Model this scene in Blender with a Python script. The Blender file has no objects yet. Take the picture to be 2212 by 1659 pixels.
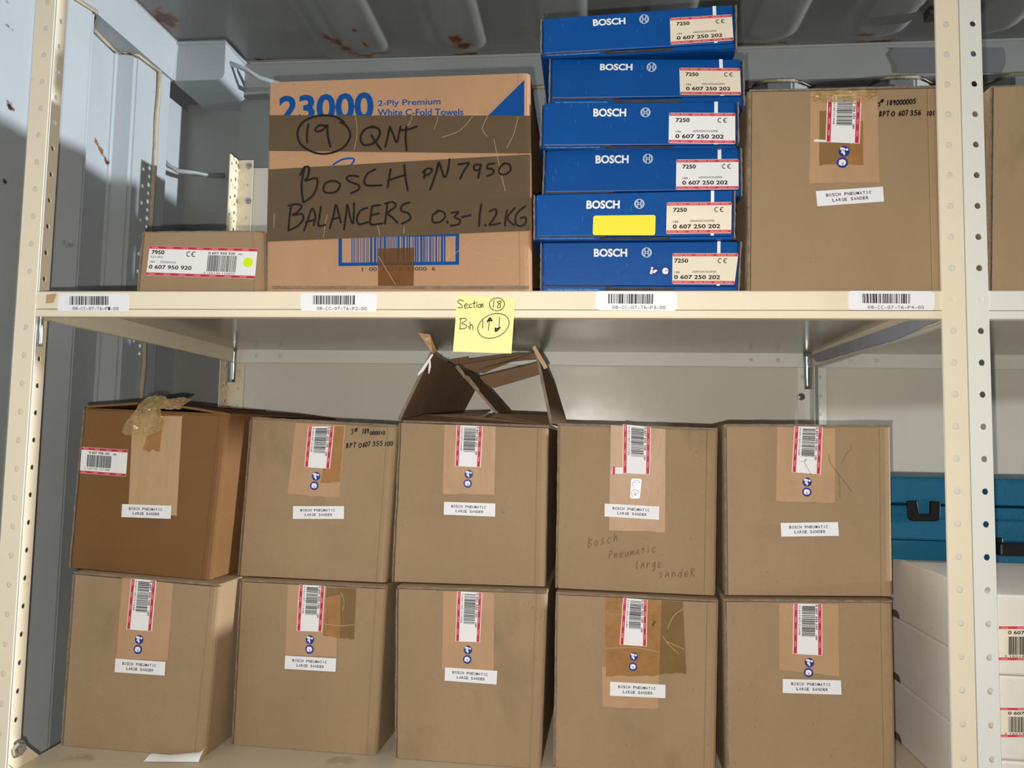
import bpy, bmesh, math, random
from mathutils import Vector, Matrix, noise
random.seed(7)
SC = bpy.context.scene
COL = SC.collection
ZO = 1.63                       # floor to shelf reference height
# ------------------------------------------------------------------ camera
F_PX, IW, IH = 1664.79, 2212.0, 1659.0
CR = Matrix(((0.9949772, -0.0994801, -0.01113885), (0.09836708, 0.99228884, -0.07541073), (0.01855483, 0.07393626, 0.99709034)))
CC = Vector((0.758201, -0.963264, -0.179739 + ZO))
cam = bpy.data.cameras.new('camera'); cam_o = bpy.data.objects.new('camera', cam); COL.objects.link(cam_o)
cam.sensor_width = 36.0; cam.lens = F_PX / IW * 36.0; cam.clip_start = 0.02
rt, fw, up = CR.col[0], CR.col[1], CR.col[2]
cam_o.matrix_world = Matrix(((rt[0], up[0], -fw[0], CC[0]), (rt[1], up[1], -fw[1], CC[1]), (rt[2], up[2], -fw[2], CC[2]), (0, 0, 0, 1)))
SC.camera = cam_o
# ------------------------------------------------------------------ light and exposure
vs = SC.view_settings
vs.view_transform = 'Standard'; vs.look = 'None'; vs.exposure = 0.0; vs.gamma = 1.0; vs.use_curve_mapping = False
world = bpy.data.worlds.new('world'); SC.world = world; world.use_nodes = True
wb = world.node_tree.nodes['Background']; wb.inputs[0].default_value = (0.95, 0.97, 1.0, 1); wb.inputs[1].default_value = 0.045
def lamp(name, kind, loc, energy, color, **kw):
    l = bpy.data.lights.new(name, kind); l.energy = energy; l.color = color
    o = bpy.data.objects.new(name, l); COL.objects.link(o); o.location = loc
    for k, v in kw.items(): setattr(l, k, v)
    return o
flash = lamp('phone_flash', 'POINT', CC + rt * -0.012 + up * -0.020, 38.0, (1.0, 0.945, 0.865), shadow_soft_size=0.003)
aisle = lamp('aisle_lamp', 'POINT', (8.5, -0.30, 0.43 + ZO), 3300.0, (0.88, 0.94, 1.0), shadow_soft_size=0.10)     # lamp further along the container
# ------------------------------------------------------------------ pixel / plane helpers
def ray(x, y):
    return CR @ Vector(((x - IW / 2) / F_PX, 1.0, -(y - IH / 2) / F_PX))
def at(x, y, axis, val):
    d = ray(x, y); t = (val - CC[axis]) / d[axis]
    return CC + d * t
class Face:
    """a flat rectangle of the world: origin o, right u, up v, outward n"""
    def __init__(s, o, u, v=(0, 0, 1)):
        s.o = Vector(o); s.u = Vector(u).normalized(); s.v = Vector(v).normalized(); s.n = s.u.cross(s.v).normalized()
    def px(s, x, y):
        d = ray(x, y); t = (s.o - CC).dot(s.n) / d.dot(s.n); p = CC + d * t - s.o
        return Vector((p.dot(s.u), p.dot(s.v)))
    def P(s, uv, h=0.0):
        return s.o + s.u * uv[0] + s.v * uv[1] + s.n * h
def front(y, yaw=0.0, x=0.0):
    a = math.radians(yaw)
    return Face((x, y, ZO), (math.cos(a), math.sin(a), 0))
# ------------------------------------------------------------------ materials
def lin(c):
    return tuple((v / 255 / 12.92) if v / 255 <= 0.04045 else ((v / 255 + 0.055) / 1.055) ** 2.4 for v in c) + (1.0,)
def mat(name, c, rough=0.5, metal=0.0, spec=0.5, var=0.0, vscale=8.0, bump=0.0, bscale=60.0, stretch=(1, 1, 1), fine=0.0, dirt=None, spots=None, trans=0.0, coat=0.0, sheen=0.0):
    m = bpy.data.materials.new(name); m.use_nodes = True
    nt = m.node_tree; N = nt.nodes; L = nt.links
    b = N['Principled BSDF']; b.inputs['Roughness'].default_value = rough; b.inputs['Metallic'].default_value = metal
    b.inputs['Specular IOR Level'].default_value = spec; b.inputs['Coat Weight'].default_value = coat; b.inputs['Coat Roughness'].default_value = 0.12
    col = lin(c); b.inputs['Base Color'].default_value = col
    tc = N.new('ShaderNodeTexCoord'); geo = N.new('ShaderNodeNewGeometry')
    mp = N.new('ShaderNodeMapping'); mp.inputs['Scale'].default_value = stretch; L.new(geo.outputs['Position'], mp.inputs[0])
    cur = None
    def mix(fac, a, bcol, mode='MIX'):
        x = N.new('ShaderNodeMix'); x.data_type = 'RGBA'; x.blend_type = mode
        if isinstance(fac, float): x.inputs[0].default_value = fac
        else: L.new(fac, x.inputs[0])
        for i, v in ((6, a), (7, bcol)):
            if isinstance(v, tuple): x.inputs[i].default_value = v
            else: L.new(v, x.inputs[i])
        return x.outputs[2]
    def nz(scale, detail=4, src=None, rough_=0.55):
        n = N.new('ShaderNodeTexNoise'); n.inputs['Scale'].default_value = scale; n.inputs['Detail'].default_value = detail; n.inputs['Roughness'].default_value = rough_
        L.new(src or mp.outputs[0], n.inputs['Vector']); return n.outputs['Fac']
    def ramp(v, a, c2):
        r = N.new('ShaderNodeMapRange'); r.inputs[1].default_value = a; r.inputs[2].default_value = c2; L.new(v, r.inputs[0]); return r.outputs[0]
    cur = col
    if var:
        dk = tuple(v * (1 - var) for v in col[:3]) + (1,); lt = tuple(min(1, v * (1 + var)) for v in col[:3]) + (1,)
        cur = mix(ramp(nz(vscale), 0.3, 0.7), dk, lt)
    if fine:
        dk = tuple(v * (1 - fine) for v in col[:3]) + (1,)
        cur = mix(ramp(nz(900, 3), 0.52, 0.75), cur, dk)
        sp_ = ramp(nz(260, 2), 0.70, 0.78)
        cur = mix(sp_, cur, tuple(v * 0.55 for v in col[:3]) + (1,))
    if dirt:
        dc, lo, hi, sc = dirt
        cur = mix(ramp(nz(sc, 6), lo, hi), cur, lin(dc))
    if spots:
        # wear marks with shapes of their own: (centre, radius vec, colour)
        wob = N.new('ShaderNodeTexNoise'); wob.inputs['Scale'].default_value = 45; wob.inputs['Detail'].default_value = 5; L.new(geo.outputs['Position'], wob.inputs['Vector'])
        for (cx, cy, cz), (rx, ry, rz), sc_ in spots:
            mm = N.new('ShaderNodeMapping'); mm.vector_type = 'TEXTURE'; mm.inputs['Location'].default_value = (cx, cy, cz); mm.inputs['Scale'].default_value = (rx, ry, rz)
            L.new(geo.outputs['Position'], mm.inputs[0])
            ln = N.new('ShaderNodeVectorMath'); ln.operation = 'LENGTH'; L.new(mm.outputs[0], ln.inputs[0])
            ad = N.new('ShaderNodeMath'); ad.operation = 'MULTIPLY_ADD'; L.new(wob.outputs['Fac'], ad.inputs[0]); ad.inputs[1].default_value = 2.6; L.new(ln.outputs['Value'], ad.inputs[2])
            cur = mix(ramp(ad.outputs[0], 2.12, 1.88), cur, lin(sc_))
    if not isinstance(cur, tuple): L.new(cur, b.inputs['Base Color'])
    if bump:
        bn = N.new('ShaderNodeBump'); bn.inputs['Strength'].default_value = 1.0; bn.inputs['Distance'].default_value = bump
        L.new(nz(bscale, 3), bn.inputs['Height']); L.new(bn.outputs[0], b.inputs['Normal'])
    if trans:
        tr = N.new('ShaderNodeBsdfTransparent'); tr.inputs[0].default_value = tuple(min(1, v ** 0.18) for v in col[:3]) + (1,)
        mx = N.new('ShaderNodeMixShader'); mx.inputs[0].default_value = trans
        L.new(b.outputs[0], mx.inputs[1]); L.new(tr.outputs[0], mx.inputs[2]); L.new(mx.outputs[0], N['Material Output'].inputs['Surface'])
    return m
M = {}
KR = dict(rough=0.85, spec=0.12, var=0.075, vscale=6.0, fine=0.20, bump=0.0010, bscale=10, stretch=(1.3, 1.3, 0.75))
M['kraft'] = mat('kraft_board', (160, 136, 106), dirt=((134, 116, 94), 0.60, 0.74, 5.5), **KR)
M['kraft_towel'] = mat('kraft_board_orange', (176, 138, 106), **KR)
M['kraft_dark'] = mat('kraft_board_dark', (124, 90, 57), **dict(KR, stretch=(0.6, 0.6, 2.4)))
M['kraft_in'] = mat('kraft_board_inside', (132, 106, 82), **KR)
M['edge'] = mat('board_cut_edge', (134, 119, 104), rough=0.95, spec=0.05, var=0.25, vscale=90, bump=0.002, bscale=240)
M['edge_dark'] = mat('board_gap_edge', (84, 70, 58), rough=0.95, spec=0.05, var=0.3, vscale=70)
M['tape_tan'] = mat('packing_tape_tan', (184, 148, 114), rough=0.42, spec=0.3, var=0.05, vscale=20, bump=0.0008, bscale=25, stretch=(1.6, 1.6, 0.7))
M['tape_paper'] = mat('paper_tape_tan', (186, 154, 118), rough=0.7, spec=0.2, var=0.06, vscale=40, bump=0.0008, bscale=50, stretch=(3, 3, 0.5))
M['tape_brown'] = mat('packing_tape_brown', (110, 92, 70), rough=0.36, spec=0.3, var=0.06, vscale=22, bump=0.0006, bscale=30, stretch=(1, 1, 2), trans=0.34)
M['tape_olive'] = mat('packing_tape_olive', (160, 130, 86), rough=0.3, spec=0.4, var=0.1, vscale=30, bump=0.001, bscale=40, trans=0.5)
M['tape_amber'] = mat('packing_tape_amber', (186, 138, 84), rough=0.32, spec=0.4, var=0.12, vscale=60, bump=0.0012, bscale=60, trans=0.35)
M['tape_clear'] = mat('clear_tape_film', (205, 180, 128), rough=0.22, spec=0.6, var=0.2, vscale=50, bump=0.002, bscale=50, trans=0.5)
M['tape_window'] = mat('packing_tape_thin', (150, 112, 74), rough=0.3, spec=0.4, var=0.1, vscale=30, bump=0.0008, bscale=40, trans=0.78)
M['crease'] = mat('tape_crease', (176, 150, 116), rough=0.35, spec=0.5)
M['blue'] = mat('blue_carton_print', (0, 76, 150), rough=0.42, spec=0.3, var=0.06, vscale=12, bump=0.0003, bscale=50, fine=0.05)
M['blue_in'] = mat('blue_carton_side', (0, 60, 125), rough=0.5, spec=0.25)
M['scuff'] = mat('scuffed_blue_edge', (70, 130, 190), rough=0.6, spec=0.2, var=0.5, vscale=260)
M['white'] = mat('label_white', (236, 236, 236), rough=0.55, spec=0.3)
M['cream_lbl'] = mat('label_cream', (232, 222, 200), rough=0.55, spec=0.3, var=0.03, vscale=30)
M['tag'] = mat('printer_label_white', (236, 236, 240), rough=0.5, spec=0.3)
M['red'] = mat('label_red', (206, 62, 78), rough=0.55, spec=0.2)
M['black'] = mat('print_black', (22, 21, 22), rough=0.6, spec=0.2)
M['ink_grey'] = mat('ink_grey', (58, 56, 58), rough=0.6, spec=0.2)
M['marker'] = mat('black_marker', (24, 17, 14), rough=0.45, spec=0.3)
M['pen'] = mat('pen_ink', (100, 82, 66), rough=0.7, spec=0.1)
M['print_blue'] = mat('print_blue', (10, 72, 140), rough=0.7, spec=0.15)
M['navy'] = mat('safety_navy', (34, 52, 142), rough=0.45, spec=0.3)
M['pale'] = mat('print_white', (238, 238, 236), rough=0.5, spec=0.25)
M['pink'] = mat('print_pale_red', (238, 190, 190), rough=0.55, spec=0.2)
M['dkred'] = mat('print_dark_red', (140, 30, 50), rough=0.55, spec=0.2)
M['yellow'] = mat('yellow_sticker', (250, 226, 66), rough=0.6, spec=0.2)
M['lime'] = mat('lime_dot', (214, 240, 30), rough=0.6, spec=0.2)
M['note'] = mat('sticky_note_yellow', (240, 232, 160), rough=0.75, spec=0.15, var=0.015, vscale=20)
M['silver'] = mat('silver_sticker', (225, 230, 234), rough=0.22, metal=0.35, spec=0.6)
M['steel'] = mat('cream_painted_steel', (233, 221, 195), rough=0.34, spec=0.4, var=0.02, vscale=5, dirt=((176, 156, 120), 0.70, 0.80, 26), bump=0.0004, bscale=12)
M['steel_w'] = mat('white_painted_steel', (228, 228, 220), rough=0.36, spec=0.4, var=0.02, vscale=6, dirt=((180, 176, 160), 0.72, 0.8, 40))
M['steel_gloss'] = mat('cream_gloss_steel', (190, 180, 162), rough=0.2, spec=0.45, var=0.03, vscale=4, dirt=((150, 135, 115), 0.66, 0.85, 6), bump=0.0012, bscale=7)
M['panel'] = mat('cream_back_panel', (218, 213, 200), rough=0.24, spec=0.4, var=0.02, vscale=4, bump=0.002, bscale=4.5)
M['shelf_top'] = mat('shelf_worn_top', (205, 192, 168), rough=0.3, spec=0.4, var=0.06, vscale=9, dirt=((140, 118, 90), 0.6, 0.75, 12))
M['galv'] = mat('galvanised_clip', (196, 204, 208), rough=0.24, metal=0.9, var=0.08, vscale=30)
M['bolt'] = mat('zinc_bolt', (190, 190, 190), rough=0.22, metal=1.0)
M['teal'] = mat('teal_plastic', (0, 92, 124), rough=0.45, spec=0.4, bump=0.0005, bscale=500)
M['blackp'] = mat('black_plastic', (14, 14, 15), rough=0.4, spec=0.4)
M['white_box'] = mat('white_board', (226, 219, 210), rough=0.7, spec=0.2, var=0.03, vscale=20, fine=0.03)
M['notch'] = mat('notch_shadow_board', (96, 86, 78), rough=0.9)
M['foam'] = mat('grey_felt_strip', (160, 162, 172), rough=0.9, spec=0.1, var=0.08, vscale=60)
M['caulk'] = mat('beige_caulk', (186, 174, 150), rough=0.6, spec=0.3, var=0.1, vscale=40, bump=0.002, bscale=60)
M['paper'] = mat('paper_scrap', (240, 240, 240), rough=0.7, spec=0.2)
M['film'] = mat('crinkled_film', (150, 150, 155), rough=0.15, spec=0.7, var=0.4, vscale=60, trans=0.45)
M['patch'] = mat('dark_grey_paint', (122, 123, 125), rough=0.5, spec=0.4, var=0.05)
M['dark_hw'] = mat('dark_hardware', (70, 72, 74), rough=0.5, metal=0.4)
RU, RD = (150, 92, 36), (82, 44, 16)
def cpos(x, y): p = at(x, y, 2, 0.752 + ZO); return (p.x, p.y, p.z)
def wpos(x, y, X=-0.262): p = at(x, y, 0, X); return (p.x, p.y, p.z)
ceil_spots = []
for (x, y, rx, ry) in ((355, 55, .035, .05), (575, 146, .03, .03), (722, 90, .028, .03), (745, 104, .026, .026), (765, 118, .03, .02), (790, 125, .035, .016), (815, 118, .024, .02),
                       (765, 62, .008, .012), (788, 92, .010, .014), (985, 82, .02, .03), (1000, 95, .028, .024), (1015, 124, .045, .008), (1870, 73, .036, .009), (1890, 98, .06, .008), (1640, 103, .07, .006)):
    ceil_spots += [(cpos(x, y), (rx * 1.1, ry * 1.1, .2), RU), (cpos(x, y), (rx * .75, ry * .75, .2), RD)]
M['roof'] = mat('roof_grey_paint', (134, 135, 132), rough=0.28, spec=0.45, var=0.08, vscale=5, spots=ceil_spots)
wall_spots = []
for (x, y, r1, r2) in ((24, 48, .007, .014), (52, 58, .016, .009), (50, 223, .018, .012), (38, 388, .018, .010), (189, 195, .004, .006), (240, 226, .004, .006), (130, 530, .02, .012)):
    for X in (-.25, -.29): pass
    wall_spots += [(wpos(x, y), (.05, r1, r2), (74, 30, 22) if y < 500 else (140, 128, 126))]
for t in (0, .12, .24, .36, .48, .6, .72, .84, .96):
    wall_spots.append((wpos(207 + 30 * t, 303 + 48 * t, -.29), (.03, .004 + .004 * t, .009), (132, 96, 66) if t < .8 else (104, 66, 40)))
M['wall'] = mat('container_grey_blue_paint', (176, 182, 186), rough=0.34, spec=0.4, var=0.04, vscale=4, dirt=((120, 118, 116), 0.74, 0.8, 30), spots=wall_spots)
M['wall_rear'] = mat('container_rear_paint', (154, 156, 153), rough=0.38, spec=0.4, var=0.05, vscale=5)
M['floor'] = mat('plywood_floor', (96, 74, 54), rough=0.7, var=0.2, vscale=6, stretch=(1, 8, 1))
# ------------------------------------------------------------------ object helpers
def link(name, bm, mats, parent=None, smooth=False, recalc=True):
    if recalc: bmesh.ops.recalc_face_normals(bm, faces=bm.faces)
    me = bpy.data.meshes.new(name)
    if parent is not None:
        base = Vector((0, 0, 0)); q = parent
        while q: base += q.location; q = q.parent
        bmesh.ops.translate(bm, verts=bm.verts, vec=-base)
    bm.to_mesh(me); bm.free()
    for m_ in (mats if isinstance(mats, (list, tuple)) else [mats]): me.materials.append(M[m_])
    if smooth:
        for p in me.polygons: p.use_smooth = True
    o = bpy.data.objects.new(name, me); COL.objects.link(o)
    if parent is not None: o.parent = parent
    return o
def tag(o, label=None, cat=None, group=None, kind=None):
    if label: o['label'] = label
    if cat: o['category'] = cat
    if group: o['group'] = group
    if kind: o['kind'] = kind
    return o
def thing(name, loc, label, cat, group=None):
    o = bpy.data.objects.new(name, None); COL.objects.link(o); o.location = loc; o.empty_display_size = 0.05
    return tag(o, label, cat, group)
def poly(bm, pts, mi=0):
    try: f = bm.faces.new([bm.verts.new(p) for p in pts]); f.material_index = mi; return f
    except ValueError: return None
def hexa(bm, b, t, mi=0):
    """b, t: four points each (bottom ring, top ring)"""
    vb = [bm.verts.new(p) for p in b]; vt = [bm.verts.new(p) for p in t]; fs = []
    fs.append(bm.faces.new(vb[::-1])); fs.append(bm.faces.new(vt))
    for i in range(len(b)):
        j = (i + 1) % len(b); fs.append(bm.faces.new((vb[i], vb[j], vt[j], vt[i])))
    for f in fs: f.material_index = mi
    return vb + vt
def box(bm, x0, x1, y0, y1, z0, z1, mi=0):
    return hexa(bm, [(x0, y0, z0), (x1, y0, z0), (x1, y1, z0), (x0, y1, z0)], [(x0, y0, z1), (x1, y0, z1), (x1, y1, z1), (x0, y1, z1)], mi)
def bevel(bm, w, seg=2):
    bmesh.ops.bevel(bm, geom=list(bm.edges), offset=w, segments=seg, profile=0.5, affect='EDGES', clamp_overlap=True)
def slab(bm, face, uvs, h0, h1, mi=0):
    """a flat sheet on a face, from height h0 to h1 above it"""
    hexa(bm, [face.P(p, h0) for p in uvs], [face.P(p, h1) for p in uvs], mi)
def tube(bm, pts, r, seg=8, mi=0):
    rings = []
    for i, p in enumerate(pts):
        p = Vector(p); d = (Vector(pts[min(i + 1, len(pts) - 1)]) - Vector(pts[max(i - 1, 0)])).normalized()
        a = d.orthogonal().normalized(); b = d.cross(a)
        rings.append([bm.verts.new(p + (a * math.cos(t) + b * math.sin(t)) * r) for t in (2 * math.pi * k / seg for k in range(seg))])
    # align rings
    for i in range(1, len(rings)):
        off = min(range(seg), key=lambda s: (rings[i][s].co - rings[i - 1][0].co).length); rings[i] = rings[i][off:] + rings[i][:off]
    for A, B in zip(rings, rings[1:]):
        for k in range(seg): bm.faces.new((A[k], A[(k + 1) % seg], B[(k + 1) % seg], B[k])).material_index = mi
    bm.faces.new(rings[0][::-1]).material_index = mi; bm.faces.new(rings[-1]).material_index = mi
def px_quad(face, q):
    return [face.px(*p) for p in q]
# ------------------------------------------------------------------ print: 2-D marks mapped on a quad
_tc = {}
def glyphs(s, bold=0.0):
    key = (s, bold)
    if key in _tc: return _tc[key]
    c = bpy.data.curves.new('txt', 'FONT'); c.body = s; c.size = 1.0; c.offset = bold; c.resolution_u = 3; c.fill_mode = 'FRONT' if hasattr(c, 'fill_mode') else c.fill_mode
    o = bpy.data.objects.new('txt', c); COL.objects.link(o)
    dg = bpy.context.evaluated_depsgraph_get(); me = bpy.data.meshes.new_from_object(o.evaluated_get(dg))
    vs_ = [(v.co.x, v.co.y) for v in me.vertices]; fs = [tuple(p.vertices) for p in me.polygons]
    bpy.data.objects.remove(o); bpy.data.curves.remove(c); bpy.data.meshes.remove(me)
    _tc[key] = (vs_, fs); return _tc[key]
_cap = None
def cap():
    global _cap
    if _cap is None: _cap = max(v[1] for v in glyphs('H')[0])
    return _cap
class Print:
    """marks in label coordinates; (0,0) bottom left; w x h units"""
    def __init__(s, w, h): s.w, s.h, s.polys, s.mats = w, h, [], []
    def mi(s, m):
        if m not in s.mats: s.mats.append(m)
        return s.mats.index(m)
    def poly(s, pts, m, lift=0): s.polys.append((pts, s.mi(m), lift)); return s
    def rect(s, x0, y0, x1, y1, m, lift=0): return s.poly([(x0, y0), (x1, y0), (x1, y1), (x0, y1)], m, lift)
    def disc(s, x, y, r, m, lift=0, ry=None, n=20): return s.poly([(x + r * math.cos(2 * math.pi * k / n), y + (ry or r) * math.sin(2 * math.pi * k / n)) for k in range(n)], m, lift)
    def arc(s, x, y, r0, r1, a0, a1, m, lift=0, n=18, sx=1.0):
        for k in range(n):
            p, q = math.radians(a0 + (a1 - a0) * k / n), math.radians(a0 + (a1 - a0) * (k + 1) / n)
            s.poly([(x + sx * r0 * math.cos(p), y + r0 * math.sin(p)), (x + sx * r1 * math.cos(p), y + r1 * math.sin(p)), (x + sx * r1 * math.cos(q), y + r1 * math.sin(q)), (x + sx * r0 * math.cos(q), y + r0 * math.sin(q))], m, lift)
        return s
    def text(s, t, x, y, h, m, width=None, bold=0.0, lift=0, mono=None, rot=False, shear=0.0):
        """cap height h; width stretches the line; rot: runs downwards, tops to the right"""
        k = h / cap(); out = []
        if mono:
            for i, ch in enumerate(t):
                if ch == ' ': continue
                v, f = glyphs(ch, bold); xs = [a for a, b in v]; cx = (min(xs) + max(xs)) / 2; wd = (max(xs) - min(xs)) * k
                sx = min(1.25, mono * 0.80 / wd) if wd > 0.3 * mono else 1.0
                out.append(([((i + .5) * mono + (a - cx) * k * sx, b * k) for a, b in v], f))
        else:
            v, f = glyphs(t, bold); xs = [a for a, b in v]; x0 = min(xs); sx = (width / ((max(xs) - x0) * k)) if width else 1.0
            out.append(([((a - x0) * k * sx + shear * b * k, b * k) for a, b in v], f))
        for v, f in out:
            for fc in f:
                pts = [v[i] for i in fc]
                pts = [(x + b, y - a) for a, b in pts] if rot else [(x + a, y + b) for a, b in pts]
                s.poly(pts, m, lift)
        return s
    def stroke(s, pts, wd, m, lift=0):
        """one continuous ribbon with round ends"""
        q = [pts[0]]
        for p in pts[1:]:
            if math.hypot(p[0] - q[-1][0], p[1] - q[-1][1]) > wd * .12: q.append(p)
        if len(q) < 2: return s.disc(pts[0][0], pts[0][1], wd * .6, m, lift, n=10)
        L_, R_ = [], []
        for k, (x, y) in enumerate(q):
            a, b = q[max(k - 1, 0)], q[min(k + 1, len(q) - 1)]
            dx, dy = b[0] - a[0], b[1] - a[1]; d = math.hypot(dx, dy) or 1e-9; nx, ny = -dy / d * wd / 2, dx / d * wd / 2
            L_.append((x + nx, y + ny)); R_.append((x - nx, y - ny))
        for k in range(len(q) - 1): s.poly([L_[k], R_[k], R_[k + 1], L_[k + 1]], m, lift + .02 * k)
        for e, (c, l, r_) in enumerate(((q[0], L_[0], R_[0]), (q[-1], R_[-1], L_[-1]))):
            a0 = math.atan2(l[1] - c[1], l[0] - c[0]); s.poly([(c[0] + wd / 2 * math.cos(a0 + math.pi * t / 6), c[1] + wd / 2 * math.sin(a0 + math.pi * t / 6)) for t in range(7)], m, lift)
        return s
    def bars(s, x0, y0, x1, y1, m, seed=1, n=30, horiz=False, lift=0, fill=0.55):
        r = random.Random(seed); ws = [(r.choice((1, 1, 2, 3)), r.choice((1, 1, 2))) for _ in range(n)]
        tot = sum(a + b for a, b in ws) - ws[-1][1]; p = 0
        for a, b in ws:
            if horiz:
                A, B = y1 - (y1 - y0) * p / tot, y1 - (y1 - y0) * (p + a) / tot; s.rect(x0, B, x1, A, m, lift)
            else:
                A, B = x0 + (x1 - x0) * p / tot, x0 + (x1 - x0) * (p + a) / tot; s.rect(A, y0, B, y1, m, lift)
            p += a + b
        return s
    def emit(s, name, face, quad, h, parent):
        """quad: uv of TL, TR, BR, BL"""
        tl, tr, br, bl = quad; bm = bmesh.new()
        for pts, mi, lf in s.polys:
            ps = []
            for x, y in pts:
                a, b = x / s.w, y / s.h
                uv = (bl * (1 - a) + br * a) * (1 - b) + (tl * (1 - a) + tr * a) * b
                ps.append(face.P(uv, h + lf * 0.00012))
            poly(bm, ps, mi)
        o = link(name, bm, s.mats, parent, recalc=False)
        # keep every mark facing the reader
        me = o.data; flip = [p.index for p in me.polygons if p.normal.dot(face.n) < 0]
        if flip:
            b2 = bmesh.new(); b2.from_mesh(me); b2.faces.ensure_lookup_table(); bmesh.ops.reverse_faces(b2, faces=[b2.faces[i] for i in flip]); b2.to_mesh(me); b2.free()
        return o
def sheet(name, face, quad, h, m, parent, t=0.00025, rnd=0.0, jag=0.0):
    """a thin label or tape; quad TL,TR,BR,BL in uv"""
    pts = list(quad)
    if rnd:
        out = []
        for i, p in enumerate(pts):
            a, b = pts[i - 1], pts[(i + 1) % 4]
            pa = p + (a - p).normalized() * rnd; pb = p + (b - p).normalized() * rnd
            out += [pa, p + (pa - p) * .3 + (pb - p) * .3, pb]
        pts = out
    if jag:
        tl, tr, br, bl = pts; n = 9; mid = []
        for k in range(n + 1):
            q = br + (bl - br) * k / n; mid.append(Vector((q[0], q[1] + (random.random() - .5) * jag)))
        pts = [tl, tr] + mid
    bm = bmesh.new(); slab(bm, face, pts[::-1], h, h + t); return link(name, bm, m, parent)
# stroke letters for handwriting, on a 10 x 10 body
def S(*l): return [[(float(a), float(b)) for a, b in p] for p in l]
HW = {
 '0': S([(5, 10), (2, 8), (1, 4), (3, 0), (6, 0), (8, 4), (7, 8), (5, 10)]), '1': S([(5, 10), (4.6, 0)]),
 '2': S([(1.5, 8), (4, 10), (7, 8.5), (6, 5), (1.5, 0.3), (8, 0.5)]), '3': S([(2, 9), (5, 10), (7, 8), (4, 5.5), (7.5, 3.5), (5, 0), (1.5, 1)]),
 '4': S([(5, 10), (1.5, 4), (8, 4)], [(6.5, 7), (6, 0)]), '5': S([(7.5, 10), (3, 9.5), (2.5, 6), (6, 6), (7.5, 3), (5, 0), (1.5, 1)]),
 '6': S([(6, 10), (2.5, 6), (1.5, 2), (4, 0), (7, 2), (6, 5), (2, 3.5)]), '7': S([(1.5, 9.5), (7.5, 10), (4, 0)]),
 '8': S([(5, 5.2), (2, 7.5), (4.5, 10), (7, 8), (5, 5.2), (2, 2.5), (4.5, 0), (7.5, 2.5), (5, 5.2)]), '9': S([(7, 7.5), (4.5, 10), (2, 7.5), (4, 5.2), (7, 7.5), (6, 0)]),
 '#': S([(3.5, 10), (2.5, 3)], [(6.5, 10), (5.5, 3)], [(1, 8), (8, 8.4)], [(.7, 5), (7.6, 5.4)]),
 'S': S([(7, 9), (4, 10), (2, 8), (6, 4.5), (5, 1), (1.5, .5)]), 'B': S([(2, 10), (2, 0)], [(2, 10), (6.5, 8.5), (2.4, 5.4), (7.5, 3), (2, 0)]), 'P': S([(2, 10), (2, 0)], [(2, 10), (7, 8.3), (6, 5.6), (2, 5)]),
 'T': S([(1, 10), (8, 10)], [(4.5, 10), (4.5, 0)]), 's': S([(6, 6), (3, 6.5), (3, 4), (6, 2.5), (3, 0), (1.5, .8)]), 'o': S([(4, 6), (1.5, 3), (4, 0), (7, 3), (4, 6)]), 'c': S([(6.5, 5.5), (4, 6.2), (1.5, 3), (4, 0), (7, 1)]),
 'h': S([(2, 10), (2, 0), (3, 4), (5, 6), (6.5, 3), (6.8, 0)]), 'n': S([(2, 6), (2, 0), (3, 4), (5, 6), (6.5, 3), (6.8, 0)]), 'e': S([(1.5, 3), (7, 3.5), (5, 6.3), (2, 4), (3, 0), (7, 1)]), 'u': S([(1.5, 6), (2, 1), (4.5, 0), (6.5, 6), (7, 0)]),
 'm': S([(1, 0), (1.5, 6), (4, 1), (6, 6), (8, 0)]), 'a': S([(1, 0), (4.5, 6.5), (7, 0)], [(2, 2.5), (6, 3)]), 't': S([(4, 9), (4, 0)], [(1.5, 6), (7, 6.5)]), 'i': S([(4, 6), (4, 0)], [(4, 8), (4.2, 8.4)]), 'r': S([(2, 6), (2, 0), (3, 4.5), (6.5, 6)]),
 'g': S([(6.5, 6), (3, 6), (2, 2.5), (5, 1.5), (6.5, 6), (6, -3), (2, -2)]), 'd': S([(6.5, 10), (6.5, 0), (2, 1), (3, 5), (6.5, 4)]), 'l': S([(3, 9), (2.5, 1), (5, 0)]), 'R': S([(2, 0), (2, 10), (7, 8), (2.5, 5), (7.5, 0)]), '.': S([(4, .3), (4.3, .6)]), '-': S([(1, 4.5), (8, 4.8)]),
}
def hand(face, name, parent, h, lines, m, wpx=2.6):
    """lines: (text, start px, end px, height px); written along the baseline"""
    pr = Print(1, 1); allp = []
    for t, a, b, hp in lines:
        n = len(t); r = random.Random(hash_s(t))
        for i, ch in enumerate(t):
            if ch == ' ': continue
            for st in HW[ch]:
                allp.append([(a[0] + (b[0] - a[0]) * (i + x / 10) / n + y / 10 * hp * .12, a[1] + (b[1] - a[1]) * (i + x / 10) / n - y / 10 * hp + (r.random() - .5) * hp * .04) for x, y in st])
    return strokes(face, name, parent, h, allp, m, wpx)
def hash_s(t): return sum((i + 1) * ord(c) for i, c in enumerate(t))
def smooth_line(p, n=4):
    if len(p) < 3: return p
    out = []
    for i in range(len(p) - 1):
        p0, p1, p2, p3 = p[max(i - 1, 0)], p[i], p[i + 1], p[min(i + 2, len(p) - 1)]
        for k in range(n):
            t = k / n
            out.append(tuple(.5 * (2 * p1[j] + (p2[j] - p0[j]) * t + (2 * p0[j] - 5 * p1[j] + 4 * p2[j] - p3[j]) * t * t + (3 * p1[j] - p0[j] - 3 * p2[j] + p3[j]) * t ** 3) for j in (0, 1)))
    return out + [p[-1]]
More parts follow.
